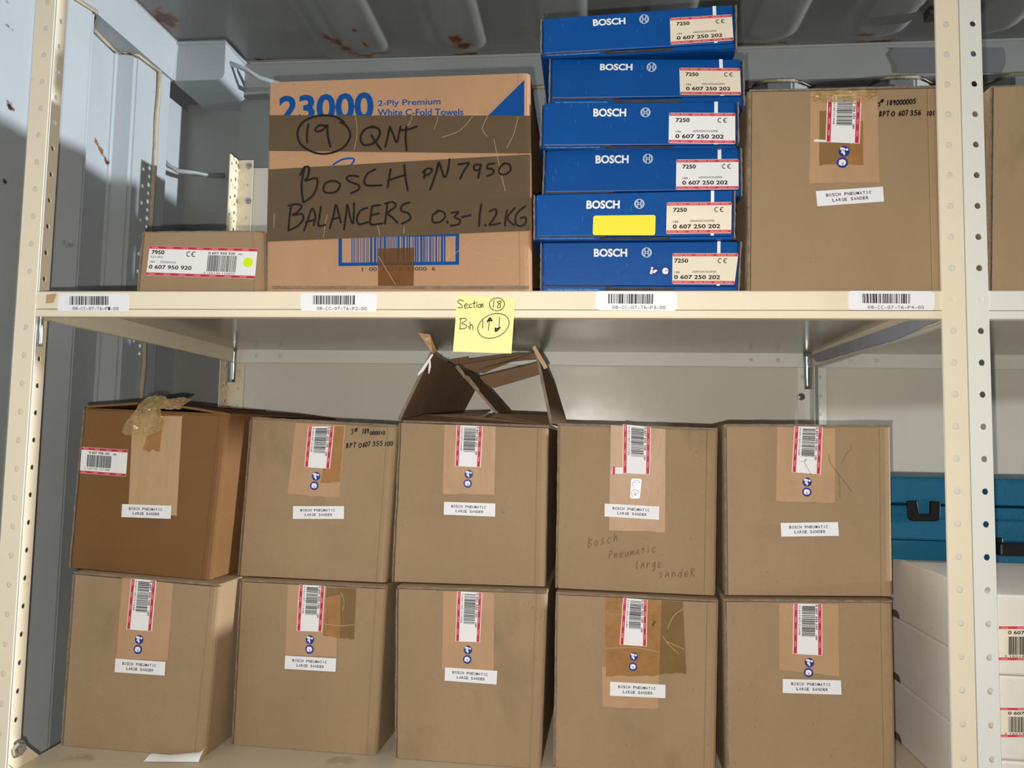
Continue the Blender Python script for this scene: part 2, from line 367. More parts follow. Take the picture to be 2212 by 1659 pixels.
def strokes(face, name, parent, h, lines, m, wpx):
    """lines given in picture pixels, drawn as flat pen strokes on the face"""
    a, b = face.px(1000, 800), face.px(1100, 800); k = (b - a).length / 100
    if name in ('hair', 'tape_crease', 'pen_mark', 'printed_script') and len(lines) > 1:
        return [strokes(face, name, parent, h, [l], m, wpx) for l in lines][0]
    pr = Print(1, 1)
    for i, p in enumerate(lines): pr.stroke([tuple(face.px(*q)) for q in smooth_line(p)], wpx * k, m, (i % 5) * .35)
    return pr.emit(name, face, [Vector((0, 1)), Vector((1, 1)), Vector((1, 0)), Vector((0, 0))], h, parent)
#__PART2__
# ------------------------------------------------------------------ the container: walls, roof, floor
def struct(name, bm, m, parent=None, smooth=False):
    o = link(name, bm, m, parent, smooth)
    if parent is None: o['kind'] = 'structure'
    return o
CEIL, RAILZ = 0.762 + ZO, 0.667 + ZO
bm = bmesh.new(); box(bm, -0.45, 2.6, -2.0, 1.1, -0.05, 0.0); struct('floor', bm, 'floor')
def extrude_profile(bm, pts, z0, z1):
    lo = [bm.verts.new((x, y, z0)) for x, y in pts]; hi = [bm.verts.new((x, y, z1)) for x, y in pts]
    for i in range(len(pts) - 1): bm.faces.new((lo[i], lo[i + 1], hi[i + 1], hi[i]))
# left wall: vertical corrugations running away from the camera, then the corner post
prof = []
y = 0.681
base = [(-0.2366, .432), (-0.2877, .4986), (-0.2968, .5926), (-0.2550, .6075)]
for k in range(9, 0, -1):
    for x_, y_ in base: prof.append((min(x_, -.244) + (0 if x_ > -.26 else (-.29 - x_)), y_ - .2496 * k))
prof += base + [(-0.2501, .681), (-0.2455, .737), (-0.300, .737), (-0.300, .915)]
WALLP = prof
bm = bmesh.new(); extrude_profile(bm, prof, 0.0, RAILZ)
bmesh.ops.bevel(bm, geom=[e for e in bm.edges if abs(e.verts[0].co.z - e.verts[1].co.z) > .5 and len(e.link_faces) == 2], offset=0.006, segments=3, affect='EDGES')
struct('wall_left', bm, 'wall', smooth=False)
bm = bmesh.new(); hexa(bm, [(-.35, -1.9, RAILZ), (-.240, -1.9, RAILZ), (-.2405, .742, RAILZ), (-.35, .742, RAILZ)], [(-.35, -1.9, CEIL + .02), (-.235, -1.9, CEIL + .02), (-.235, .742, CEIL + .02), (-.35, .742, CEIL + .02)])
struct('trim_1', bm, 'wall')                                     # top side rail
bm = bmesh.new()
tube(bm, [(x + .003, y_, RAILZ - .003) for x, y_ in prof[-11:-3]], .0042, 6)
n = 40; tube(bm, [(-.2465 + .0012 * math.sin(i * 1.7), .683 + .0016 * math.sin(i * 2.3), RAILZ - (RAILZ) * i / n) for i in range(n + 1)], .0058, 6)
struct('trim_2', bm, 'caulk', smooth=True)                       # sealant beads
# corner fitting
bm = bmesh.new()
x0, x1, z0, z1, r = -.245, -.1155, RAILZ, CEIL + .01, .016
pf = [(x0, z0), (x1 - r, z0)] + [(x1 - r + r * math.sin(a), z0 + r - r * math.cos(a)) for a in (math.pi / 8 * k for k in range(1, 4))] + [(x1, z0 + r), (x1, z1), (x0, z1)]
hexa(bm, [(a, .737, b) for a, b in pf], [(a, .915, b) for a, b in pf])
tube(bm, [(x0 + .004, .735, z0), (x0 + .006, .735, CEIL)], .005, 6)
tube(bm, [(x0, .734, CEIL - .003), (x1, .734, CEIL - .003), (x1 + .002, .85, CEIL - .003)], .004, 6)
tube(bm, [(x1 + .001, .85, z1), (x1 + .003, .905, z0 + .03), (x1 + .002, .91, z0)], .007, 6)
cst = struct('trim_3', bm, 'wall')
bm = bmesh.new()
hexa(bm, [(x1 - .0005, .80, z0 + .052), (x1 + .0006, .80, z0 + .052), (x1 + .0006, .875, z0 + .012), (x1 - .0005, .875, z0 + .012)], [(x1 - .0005, .80, z0 + .060), (x1 + .0006, .80, z0 + .060), (x1 + .0006, .875, z0 + .034), (x1 - .0005, .875, z0 + .034)])
link('fitting_slot', bm, 'dark_hw', cst)
# lashing rods
bm = bmesh.new(); tube(bm, [(x1 - .005, .765, z0 + .055), (x1 + .03, .775, z0 + .045), tuple(at(560, 168, 1, .79)), tuple(at(604, 182, 1, .80)), tuple(at(640, 188, 1, .83))], .0062, 8)
link('lashing_rod', bm, 'wall', cst, True)
bm = bmesh.new(); tube(bm, [tuple(at(*p)) for p in ((352, 345, 1, .80), (364, 358, 1, .80), (384, 369, 1, .81), (420, 374, 1, .84), (455, 379, 1, .88), (484, 379, 1, .905))], .0062, 8)
hook = struct('trim_4', bm, 'wall_rear', smooth=True)
# rear wall
YI = at(1665, 172, 2, .68 + ZO).y; YO = at(1815, 187, 2, .68 + ZO).y
XA, XB = at(1713, 171, 2, .68 + ZO).x, at(1763, 187, 2, .68 + ZO).x
XC, XD = at(1866, 184, 2, .68 + ZO).x, at(1913, 170, 2, .68 + ZO).x
per = .275
rp = [(-.300, .908), (-.139, .908), (-.139, .872), (-.03, .872), (-.03, YI)]
ks = [k for k in range(-5, 5)]
for k in ks:
    if XA + per * k > .0 and XA + per * k < 2.7: rp += [(XA + per * k, YI), (XB + per * k, YO), (XC + per * k, YO), (XD + per * k, YI)]
rp += [(2.7, YI)]
bm = bmesh.new(); extrude_profile(bm, rp, 0.0, .685 + ZO)
bmesh.ops.bevel(bm, geom=[e for e in bm.edges if abs(e.verts[0].co.z - e.verts[1].co.z) > .5 and len(e.link_faces) == 2], offset=0.005, segments=2, affect='EDGES')
struct('wall_rear', bm, 'wall_rear')
bm = bmesh.new(); box(bm, -.139, 2.7, .842, 1.0, .678 + ZO, CEIL + .02); tube(bm, [(-.1, .843, CEIL - .003), (.6, .843, CEIL - .003), (2.6, .843, CEIL - .004)], .005, 6)
struct('trim_5', bm, 'wall_rear')
bm = bmesh.new(); tube(bm, [(a, b - .004, .676 + ZO) for a, b in rp[4:]], .005, 6); struct('trim_6', bm, 'caulk', smooth=True)
bm = bmesh.new()
pf = Face((0, .842, ZO), (1, 0, 0))
pq = [pf.px(*p) for p in ((1920, 103), (1930, 107), (1921, 117), (1927, 128), (1934, 142), (1936, 158), (2163, 158), (2171, 140), (2172, 118), (2166, 103))]
slab(bm, pf, pq[::-1], .0, .0015); link('paint_patch', bm, 'patch', bpy.data.objects['trim_5'])
# roof: pressed bulges, rounded at the rear end
def sst(a, b, v): t = max(0, min(1, (v - a) / (b - a))); return t * t * (3 - 2 * t)
def roof_z(x, y_):
    d = 0.0
    for k in range(-1, 12):
        c = .213 + .2346 * k
        if k < 0: continue
        w = sst(.086, .046, abs(x - c)); e = sst(.838, .775, y_ + abs(x - c) * abs(x - c) * 6)
        d = max(d, w * e)
    s = 1.0 if x > .105 else sst(.095, .105, x)
    return CEIL - .014 * d + (.004 if x < .10 else 0)
bm = bmesh.new(); xs = [-.30 + i * .0085 for i in range(300)]; ys = [-1.9 + i * .06 for i in range(38)] + [.38 + i * .0125 for i in range(39)]
gv = [[bm.verts.new((x, y_, roof_z(x, y_))) for y_ in ys] for x in xs]
for i in range(len(xs) - 1):
    for j in range(len(ys) - 1): bm.faces.new((gv[i][j], gv[i][j + 1], gv[i + 1][j + 1], gv[i + 1][j]))
roof = struct('ceiling', bm, 'roof', smooth=True)
bm = bmesh.new(); p, q = at(2000, 34, 2, CEIL - .012), at(2040, 36, 2, CEIL - .012)
box(bm, p.x, p.x + .05, p.y - .02, p.y + .012, CEIL - .020, CEIL - .001); box(bm, p.x + .015, p.x + .04, p.y - .04, p.y - .02, CEIL - .012, CEIL - .001)
link('roof_bracket', bm, 'dark_hw', roof)
# ------------------------------------------------------------------ shelving
PIT = 0.0381
def holed(bm, o, u, v, w, n, pitch, hu, r, square=False):
    """a strip of n cells (w wide, pitch tall, each with a hole), growing along v"""
    o, u, v = Vector(o), Vector(u), Vector(v)
    for i in range(n):
        b = o + v * (pitch * i); c = (hu, pitch / 2)
        out = [(w * k / 4, 0) for k in range(4)] + [(w, pitch * k / 4) for k in range(4)] + [(w - w * k / 4, pitch) for k in range(4)] + [(0, pitch - pitch * k / 4) for k in range(4)]
        O, I = [], []
        for a, d in out:
            l = math.hypot(a - c[0], d - c[1]); dx, dy = (a - c[0]) / l, (d - c[1]) / l
            rr = r / max(abs(dx), abs(dy)) if square else r
            O.append(bm.verts.new(b + u * a + v * d)); I.append(bm.verts.new(b + u * (c[0] + dx * rr) + v * (c[1] + dy * rr)))
        for k in range(16):
            j = (k + 1) % 16; bm.faces.new((O[k], O[j], I[j], I[k]))
def rectf(bm, o, u, v, w, h):
    o, u, v = Vector(o), Vector(u), Vector(v); poly(bm, [o, o + u * w, o + u * w + v * h, o + v * h])
def finish_post(bm, m, parent, t=.0016, name='post'):
    bmesh.ops.remove_doubles(bm, verts=bm.verts, dist=1e-5); bmesh.ops.recalc_face_normals(bm, faces=bm.faces)
    bmesh.ops.solidify(bm, geom=list(bm.faces), thickness=t)
    return link(name, bm, m, parent)
unit = thing('shelving_unit', (0.59, 0.33, 0), 'cream steel shelving bay with perforated posts holding nearly all the cartons', 'shelving')
unit2 = thing('shelving_unit', (1.75, 0.33, 0), 'adjoining white steel shelving bay cut off at the right edge of the photo', 'shelving')
KB, KT = -42, 16                                                  # hole rows below / above the datum
zb = ZO + (KB - .5) * PIT; ncell = KT - KB
X, Y, Z = (1, 0, 0), (0, 1, 0), (0, 0, 1)
def lpost(x_corner, d, w, hu, yd, hy, m, parent, lip):
    """front angle post: front flange of width w from the corner in direction d, side flange yd deep"""
    bm = bmesh.new()
    holed(bm, (x_corner, 0, zb), (d, 0, 0), Z, w, ncell, PIT, hu, .0038)
    holed(bm, (x_corner, 0, zb), Y, Z, yd, ncell, PIT, hy, .0038)
    o = finish_post(bm, m, parent)
    if lip:
        b2 = bmesh.new(); xa, xb = sorted((x_corner + d * (w - .002), x_corner + d * .003)); box(b2, xa, xb, .0068, .0082, zb, zb + ncell * PIT); link('post_liner', b2, 'steel_w', o)
    return o
lpost(-.0165, 1, .0280, .0165, .0600, .0490, 'steel', unit, True)
lpost(1.2064, -1, .0268, .0148, .0600, .0490, 'steel', unit, True)
lpost(1.2078, 1, .0250, .0155, .0600, .0490, 'steel_w', unit2, False)
# rear posts
bm = bmesh.new(); zt = .4389 + ZO; nr = int((zt) / PIT) ; z_r = zt - nr * PIT
holed(bm, (-.033, .618, z_r), Y, Z, .020, nr, PIT, .009, .0032)
h2 = PIT / 2
for i in range(nr * 2):
    holed(bm, (-.033, .638, z_r + h2 * i), Y, Z, .022, 1, h2, .010, .0036 if i % 2 else .0031, square=(i % 2 == 1))
xh = at(534, 434, 1, .660).x
holed(bm, (-.033, .660, z_r), X, Z, .036, nr, PIT, xh + .033, .0032)
finish_post(bm, 'steel', unit)
xr0, xr1 = at(1722, 800, 1, .655).x, at(1749, 800, 1, .655).x
bm = bmesh.new()
holed(bm, (xr0, .655, zb), X, Z, xr1 - xr0, ncell - 5, PIT, .010, .0032); rectf(bm, (xr1, .655, zb), (0, -1, 0), Z, .030, PIT * (ncell - 5))
finish_post(bm, 'steel_w', unit)
xr2, xr3 = at(1758, 800, 1, .655).x, at(1784, 800, 1, .655).x
bm = bmesh.new()
holed(bm, (xr2, .655, zb), X, Z, xr3 - xr2, ncell - 5, PIT, .011, .0032); rectf(bm, (xr2, .655, zb), (0, -1, 0), Z, .030, PIT * (ncell - 5))
finish_post(bm, 'steel_w', unit2)
ZPT = .4216 + ZO
bm = bmesh.new(); box(bm, -.031, xr2 - .0005, .6625, .6645, .05, ZPT); link('back_panel', bm, 'panel', unit)
bm = bmesh.new(); box(bm, xr2 + .0005, 2.45, .6625, .6645, .05, ZPT); link('back_panel', bm, 'panel', unit2)
def shelf(xa, xb, zt_, parent, m_front, holes, name='shelf', yb=.651):
    bm = bmesh.new()
    box(bm, xa, xb, .0010, .0030, zt_ - .0240, zt_ - .0008); box(bm, xa, xb, .0004, .0030, zt_ - .0335, zt_ - .0248)
    box(bm, xa, xb, .0005, .0150, zt_ - .0345, zt_ - .0330)
    bevel(bm, .0006, 1)
    box(bm, xa, xa + .0018, .003, yb, zt_ - .0320, zt_ - .0005); box(bm, xb - .0018, xb, .003, yb, zt_ - .0320, zt_ - .0005)
    box(bm, xa + .0018, xa + .009, .016, yb, zt_ - .0320, zt_ - .0308); box(bm, xb - .009, xb - .0018, .016, yb, zt_ - .0320, zt_ - .0308)
    f = link(name, bm, m_front, parent)
    bm = bmesh.new(); box(bm, xa + .0005, xb - .0005, .0012, yb, zt_ - .0016, zt_); link('deck', bm, 'steel_gloss' if zt_ > 1.3 else 'shelf_top', f)
    bm = bmesh.new(); hh = .0295; x_ = xa + .002
    for hx in holes:
        rectf(bm, (x_, yb - .0015, zt_ - hh), X, Z, hx - .007 - x_, hh - .001)
        holed(bm, (hx - .007, yb - .0015, zt_ - hh), X, Z, .014, 1, hh - .001, .007, .0042); x_ = hx + .007
    rectf(bm, (x_, yb - .0015, zt_ - hh), X, Z, xb - .002 - x_, hh - .001)
    bmesh.ops.recalc_face_normals(bm, faces=bm.faces); bmesh.ops.solidify(bm, geom=list(bm.faces), thickness=.0012); box(bm, xa + .002, xb - .002, yb - .010, yb - .002, zt_ - .0305, zt_ - .0295); link('rear_rim', bm, 'steel_w', f)
    return f
ZT6 = .0110 + ZO; ZT5 = ZT6 - 17 * PIT
hx = [at(p, 766, 1, .65).x for p in (555, 606, 1622, 1680)]
T6 = shelf(-.0128, 1.2044, ZT6, unit, 'steel', hx)
T5 = shelf(-.0128, 1.2044, ZT5, unit, 'steel', hx)
T6b = shelf(1.2098, 2.43, ZT6, unit2, 'steel_w', [at(p, 776, 1, .65).x for p in (1836, 1893)])
T5b = shelf(1.2098, 2.43, ZT5, unit2, 'steel_w', [])
# end brace strap and bolts on the left post
pA, pB = at(38, 1597, 0, -.0125), at(90, 1637, 0, -.0125)
d = (pB - pA).normalized(); w_ = Vector((0, -d.z, d.y)) * -.030
bm = bmesh.new(); e = pA + d * .30; s0 = pA - d * .03
hexa(bm, [s0 + Vector((-.001, 0, 0)), e + Vector((-.001, 0, 0)), e + w_ + Vector((-.001, 0, 0)), s0 + w_ + Vector((-.001, 0, 0))], [s0 + Vector((.001, 0, 0)), e + Vector((.001, 0, 0)), e + w_ + Vector((.001, 0, 0)), s0 + w_ + Vector((.001, 0, 0))])
link('sway_brace', bm, 'steel', unit)
def bolt(c, n, r, parent, hexhead=True, name='bolt'):
    n = Vector(n).normalized(); a = n.orthogonal().normalized(); b = n.cross(a); c = Vector(c); bm = bmesh.new()
    k = 6 if hexhead else 12; ring = lambda rad, hh, m_: [c + n * hh + (a * math.cos(2 * math.pi * i / m_) + b * math.sin(2 * math.pi * i / m_)) * rad for i in range(m_)]
    hexa(bm, ring(r * 1.25, 0, 12), ring(r * 1.2, r * .18, 12)); hexa(bm, ring(r, r * .18, k), ring(r * .9, r * .85, k)); hexa(bm, ring(r * .5, r * .8, 10), ring(r * .45, r * 1.15, 10))
    return link(name, bm, 'bolt', parent)
bolt(at(36, 1617, 0, -.0113), (1, -.35, 0), .0098, unit)
bolt(at(537, 358, 1, .6580), (0, -1, 0), .0060, unit)
bolt(at(536, 434, 1, .6580), (0, -1, 0), .0060, unit, False)
bolt(at(1731, 857, 1, .6530), (0, -1, 0), .0060, unit)
# galvanised shelf clips
def clip(q, yy, parent, bend=.004):
    f = Face((0, yy, ZO), (1, 0, 0)); tl, tr, br, bl = [f.px(*p) for p in q]; bm = bmesh.new(); n = 8
    rows = []
    for i in range(n + 1):
        t = i / n; a, b = tl.lerp(bl, t), tr.lerp(br, t); hh = bend * (1 if t < .45 else max(0, 1 - (t - .45) * 9)) * .5; row = []
        for k in range(5):
            s = k / 4; row.append(bm.verts.new(f.P(a.lerp(b, s), hh + bend * math.sin(math.pi * s))))
        rows.append(row)
    for A, B in zip(rows, rows[1:]):
        for k in range(4): bm.faces.new((A[k], A[k + 1], B[k + 1], B[k]))
    bmesh.ops.recalc_face_normals(bm, faces=bm.faces); bmesh.ops.solidify(bm, geom=list(bm.faces), thickness=.0015)
    return link('shelf_clip', bm, 'galv', parent, True)
clip(((72, 677), (97, 676), (91, 749), (70, 749)), .014, unit, .003)
clip(((495, 752), (513, 752), (508, 826), (492, 826)), .640, unit)
clip(((1734, 762), (1754, 762), (1753, 841), (1738, 841)), .630, unit)
clip(((2031, 677), (2043, 677), (2044, 760), (2039, 760)), .012, unit, .002)
clip(((2141, 680), (2152, 677), (2150, 688), (2143, 690)), .012, unit2, .001)
# grey felt strip hanging along the right rim of the upper shelf
pts = [at(x, y_, 0, 1.1945) for x, y_ in ((1752, 768), (1876, 724), (1966, 693), (2028, 678), (2034, 689), (2008, 701), (1990, 709), (1938, 733), (1900, 744), (1868, 752), (1830, 764), (1764, 782))]
bm = bmesh.new(); hexa(bm, [p + Vector((-.0015, 0, 0)) for p in pts], [p + Vector((.0015, 0, 0)) for p in pts]); link('felt_strip', bm, 'foam', T6)
# shelf location labels
def shelf_label(q, code, bq, tq, seed, parent):
    f = Face((0, .0004, ZO), (1, 0, 0)); Q = px_quad(f, q)
    s = sheet('shelf_label', f, Q, .0003, 'tag', parent, t=.0003, rnd=.004)
    pr = Print(100, 100); BQ = [f.px(*p) for p in bq]
    Print(100, 100).bars(0, 0, 100, 100, 'ink_grey', seed, 26).emit('barcode', f, BQ, .0008, s)
    pr = Print(100, 100).text(code, 0, 10, 80, 'ink_grey', mono=100 / len(code)); pr.emit('printed_text', f, [f.px(*p) for p in tq], .0008, s)
    return s
shelf_label(((127.8, 634), (280.4, 634.7), (278.8, 673), (124.4, 672)), '08-CC-07-T6-P1-00', ((151.5, 640), (234.5, 640), (234.5, 659), (151, 658.7)), ((157, 662), (257, 662.5), (257, 671.3), (157, 670.6)), 3, T6)
shelf_label(((649.4, 633), (815, 633.7), (814, 673.3), (649.4, 671.5)), '08-CC-07-T6-P2-00', ((677, 638.5), (767, 638.5), (766.5, 658.5), (677, 657.6)), ((684, 662), (793, 662.5), (793, 671.3), (684, 670.6)), 4, T6)
shelf_label(((1287, 629), (1463, 630), (1462.5, 671.5), (1287.5, 670)), '08-CC-07-T6-P3-00', ((1314, 635), (1411, 635.5), (1410, 656.8), (1314, 655.8)), ((1322, 659.5), (1438, 660), (1438, 669), (1322, 668.4)), 5, T6)
shelf_label(((1832.2, 628.3), (2018.8, 629.6), (2018.8, 670.4), (1833.1, 669.2)), '08-CC-07-T6-P4-00', ((1862, 634.5), (1965, 635), (1965, 656), (1863, 655)), ((1873, 659.5), (1996, 660), (1996, 668.6), (1873, 668)), 6, T6)
# old tape residue on the rim
f = Face((0, .0004, ZO), (1, 0, 0)); sheet('tape_residue', f, [f.px(*p) for p in ((101, 636), (122, 634), (115, 654), (99, 655))], .0003, 'tape_paper', T6, t=.0002)
#__PART3__
# ------------------------------------------------------------------ cartons
V2 = Vector
def carton(name, label, group, face, q, depth, m='kraft', zb=None, rim=(.0045, .004), cat='cardboard box', top=True):
    """front panel px quad TL,TR,BR,BL on the face; body behind it"""
    tl, tr, br, bl = px_quad(face, q)
    if zb is not None:
        bl = bl.copy(); br = br.copy()
        for c, t_, zz_ in ((bl, tl, zb[0] if isinstance(zb, tuple) else zb), (br, tr, zb[1] if isinstance(zb, tuple) else zb)):
            k = (t_.y - zz_) / (t_.y - c.y); c.x = t_.x + (c.x - t_.x) * k; c.y = zz_
    root = thing(name, face.P(((bl.x + br.x) / 2, min(bl.y, br.y)), -depth / 2), label, cat, group)
    rl, rtp = rim
    ol, orr, obr, obl = tl + V2((-rl, rtp)), tr + V2((.0005, rtp)), br + V2((.0005, 0)), bl + V2((-rl, 0))
    bm = bmesh.new(); hexa(bm, [face.P(p, -.0045) for p in (obl, obr)] + [face.P(p, -depth) for p in (obr, obl)], [face.P(p, -.0045) for p in (ol, orr)] + [face.P(p, -depth) for p in (orr, ol)])
    bevel(bm, .0022, 2)
    link('carton_body', bm, m, root)
    # front panel with a rounded right crease
    bm = bmesh.new(); t = .0042; n = 12; rows = []
    for i in range(n + 1):
        s = i / n; a, b = bl.lerp(tl, s), br.lerp(tr, s); wv = .0005 * math.sin(i * 1.9 + depth * 90)
        pr = [(a, -t), (a, 0), (V2((b.x - .0165, b.y)), 0), (V2((b.x - .0152, b.y)), -.0009), (V2((b.x - .0139, b.y)), 0), (V2((b.x - .0085, b.y)), 0), (V2((b.x - .0035, b.y)), -.0009), (V2((b.x - .0008, b.y)), -.0030), (V2((b.x + wv, b.y)), -.0075)]
        rows.append([bm.verts.new(face.P(p, h)) for p, h in pr])
    for A, B in zip(rows, rows[1:]):
        for k in range(8): bm.faces.new((A[k], A[k + 1], B[k + 1], B[k])).material_index = 1 if k == 0 else 0
    for R_ in (rows[0], rows[-1]):
        bm.faces.new(R_).material_index = 1
    link('front_flap', bm, [m, 'edge'], root)
    # cut board edges standing round the flap: left side and top
    def rim_strip(a, b, off, nm):
        bm = bmesh.new(); n = 22; wv = [0.0] * (n + 1); r = random.Random(hash_s(label) + len(nm)); v = 0
        for i in range(n + 1): v = v * .7 + (r.random() - .5) * .0007; wv[i] = v
        rows = []
        for i in range(n + 1):
            s = i / n; p = a.lerp(b, s); w1 = wv[i]; d = .0024 + abs(wv[i]) * .6
            dirv = off.normalized()
            o_ = p + dirv * (off.length + w1); in_ = p + dirv * (off.length - d + w1)
            rows.append([bm.verts.new(face.P(o_, -.0075)), bm.verts.new(face.P(o_, -.0002)), bm.verts.new(face.P(in_, -.0002)), bm.verts.new(face.P(in_, -.0075))])
        for A, B in zip(rows, rows[1:]):
            for k in range(4): bm.faces.new((A[k], A[(k + 1) % 4], B[(k + 1) % 4], B[k])).material_index = 1 if k == 1 else 0
        bm.faces.new(rows[0]); bm.faces.new(rows[-1])
        return link('cut_edge', bm, [m, 'edge'], root)
    rim_strip(bl, tl, V2((-rl, 0)), 'left')
    if top: rim_strip(tl + V2((-rl * .6, 0)), tr + V2((-.001, 0)), V2((0, rtp)), 'topedge')
    return root, (tl, tr, br, bl)
def icon(face, c, r, kind, parent, rot=True, h=.0014, glare_washed=False):
    cc = face.px(*c); R_ = (face.px(c[0] + r, c[1]) - cc).length
    pr = Print(2, 2); nv = 'navy' if not glare_washed else 'silver'
    if not glare_washed: pr.disc(1, 1, 1, 'navy', 0, n=28)
    else: pr.arc(1, 1, .8, 1, 100, 330, 'navy', 0)  # disc left out: flash glare over the sticker is put into the print
    wm = 'pale'
    if kind == 'book':
        pr.disc(.66, 1.52, .24, wm, 1); pr.poly([(.22, .42), (.36, 1.12), (.62, 1.26), (1.0, .95), (1.12, 1.08), (1.02, 1.18), (.98, 1.0), (.78, .74), (.72, .3), (.3, .3)], wm, 1.4)
        pr.poly([(.86, .86), (1.28, .66), (1.82, 1.02), (1.38, 1.22)], wm, 1.8); pr.poly([(.7, .62), (1.28, .42), (1.32, .62), (.8, .82)], wm, 2.2)
    else:
        pr.disc(.98, 1.0, .62, wm, 1, ry=.66); pr.poly([(.45, .45), (1.4, .34), (1.4, .7), (.45, .8)], wm, 1.5)
        pr.disc(1.16, 1.04, .2, 'navy', 2.2); pr.disc(1.16, 1.04, .12, wm, 3.2); pr.poly([(1.3, 1.0), (1.66, 1.02), (1.66, 1.10), (1.3, 1.10)], 'navy', 2.7)
    sq = [V2((-1, 1)), V2((1, 1)), V2((1, -1)), V2((-1, -1))]
    if rot: sq = [V2((p.y, -p.x)) for p in sq]
    return pr.emit('safety_symbol', face, [cc + p * R_ for p in sq], h, parent)
def barcode_label(face, q, code, small, parent, seed=1, base='white', h=.0009):
    Q = px_quad(face, q); s = sheet('barcode_label', face, Q, h - .0002, base, parent)
    pr = Print(57, 95)
    for a in (1.5, 49):
        pr.rect(a, 0.6, a + 6.5, 94.6, 'red', 0)
        y_ = 93
        while y_ > 8:
            pr.text('ORIGINAL', a + 1.7, y_, 3.0, 'pink', width=10.5, rot=True, lift=1); pr.text('BOSCH', a + 1.7, y_ - 13, 3.0, 'dkred', width=7.0, rot=True, lift=1); y_ -= 23
    pr.bars(17, 36, 43, 91, 'black', seed, 34, horiz=True, lift=0); pr.rect(17, 34.2, 43, 34.9, 'black'); pr.rect(15, 62, 43, 62.6, 'black')
    pr.text('3165140121448', 10.5, 92, 3.6, 'ink_grey', width=56, rot=True)
    pr.text(code, 43.8, 93.5, 4.2, 'black', width=46, rot=True, bold=.02); pr.text(small, 43.8, 37, 3.6, 'black', width=9, rot=True, bold=.02)
    pr.emit('printed_marks', face, Q, h + .0002, s)
    return s
def name_label(face, q, parent, h=.0015):
    Q = px_quad(face, q); s = sheet('name_label', face, Q, h - .0002, 'tag', parent)
    pr = Print(110, 28)
    pr.text('BOSCH PNEUMATIC', 15.5, 16.3, 5.4, 'black', mono=5.02, bold=.018); pr.text('LARGE SANDER', 25.2, 6.4, 5.4, 'black', mono=5.02, bold=.018)
    pr.emit('printed_text', face, Q, h + .0002, s)
    return s
def tape(face, q, m, parent, h=.0004, jag=.0015, name='packing_tape'):
    return sheet(name, face, px_quad(face, q), h, m, parent, t=.0002, jag=jag)
GL = 'sander cartons on the lower shelf'
zs5 = ZT5 - ZO + .0006
def sander(label, fx, q, tp, lb, code, ic, nm, zb=None, extra=None, m='kraft', glare_washed=False, group=GL, depth=.43, seed=1, tm='tape_tan', rim=(.0045, .004), top=True, r=8.9):
    face = front(fx[1], fx[2], fx[0]); root, Q = carton('sander_carton', label, group, face, q, depth, m, zb, rim, top=top)
    if tp: tape(face, tp, tm, root)
    if lb: barcode_label(face, lb, code, '189', root, seed)
    for k, c in enumerate(ic): icon(face, c, r, 'book' if k == 0 else 'head', root, glare_washed=glare_washed)
    if nm: name_label(face, nm, root)
    return face, root, Q
# bottom row
TOP = []
def on(k): return tuple(t + .0062 for t in TOP[k])
_, _, Q = sander('tan carton at the left end of the bottom row, under the orange-brown carton', (0.0002, .1315, -2.4), ((163, 1241), (476, 1268), (440, 1640), (137, 1612)),
       ((264.8, 1248), (374.1, 1259.5), (363, 1426.9), (252.4, 1421.4)), ((284.4, 1249.3), (338.1, 1254), (328.4, 1363.3), (273.9, 1359.1)), '0 607 355 100', ((301.6, 1381.2), (298.8, 1402.5)), ((251, 1421.9), (358.9, 1429.1), (356.9, 1458.7), (248.8, 1451.2)), zs5, seed=11); TOP.append((Q[0].y, Q[1].y))
fc, rt_, Q = sander('second carton from the left in the bottom row, amber tape patch beside its barcode', (.2409, .1709, -2.2), ((523.6, 1257), (834, 1272.6), (813, 1632), (505.5, 1610)),
       ((622.4, 1262), (729.1, 1267.5), (727.8, 1418.7), (616.7, 1414.9)), ((646.9, 1262.5), (702.5, 1265.3), (696, 1364.4), (641.2, 1362.4)), '0 607 355 100', ((669.9, 1381.5), (669.2, 1402.2)), ((617.2, 1415.6), (727.1, 1421.8), (725.5, 1450.5), (615.6, 1444.1)), zs5, seed=12); TOP.append((Q[0].y, Q[1].y))
tape(fc, ((706, 1268), (769.2, 1271), (765.3, 1381.2), (698.1, 1372.2)), 'tape_olive', rt_, .0008); tape(fc, ((704, 1290), (737, 1284), (735, 1378), (699, 1370)), 'tape_amber', rt_, .0011)
strokes(fc, 'tape_crease', rt_, .0015, [[(738, 1280), (744, 1300), (741, 1318)], [(698, 1347), (735, 1351), (767, 1349)]], 'crease', 1.6)
_, _, Q = sander('middle tan carton of the bottom row, beneath the torn-open carton', (.4874, .1576, -1.7), ((862, 1272), (1182, 1283), (1168, 1656), (859, 1640)),
       ((958, 1277), (1068, 1281), (1067, 1448), (955, 1446)), ((988, 1277), (1042, 1280), (1037, 1387), (984, 1385)), '0 607 356 101', ((1011, 1403.5), (1009.5, 1424)), ((962, 1441), (1074.5, 1448.5), (1073, 1478), (961, 1469.5)), zs5, seed=13); TOP.append((Q[0].y, Q[1].y))
fc, rt_, Q = sander('bottom row tan carton with layered brown and olive tapes, under the pen-written carton', (.7183, .1606, -1.7), ((1207, 1285), (1553, 1302), (1546, 1668), (1201, 1652)),
       ((1300.2, 1440), (1424, 1446), (1422, 1531), (1302, 1527)), None, '', ((1369, 1417.8), (1367.3, 1439.6)), ((1318.2, 1471.8), (1437.5, 1478.5), (1437.2, 1507.4), (1317.5, 1502)), zs5, seed=14); TOP.append((Q[0].y, Q[1].y))
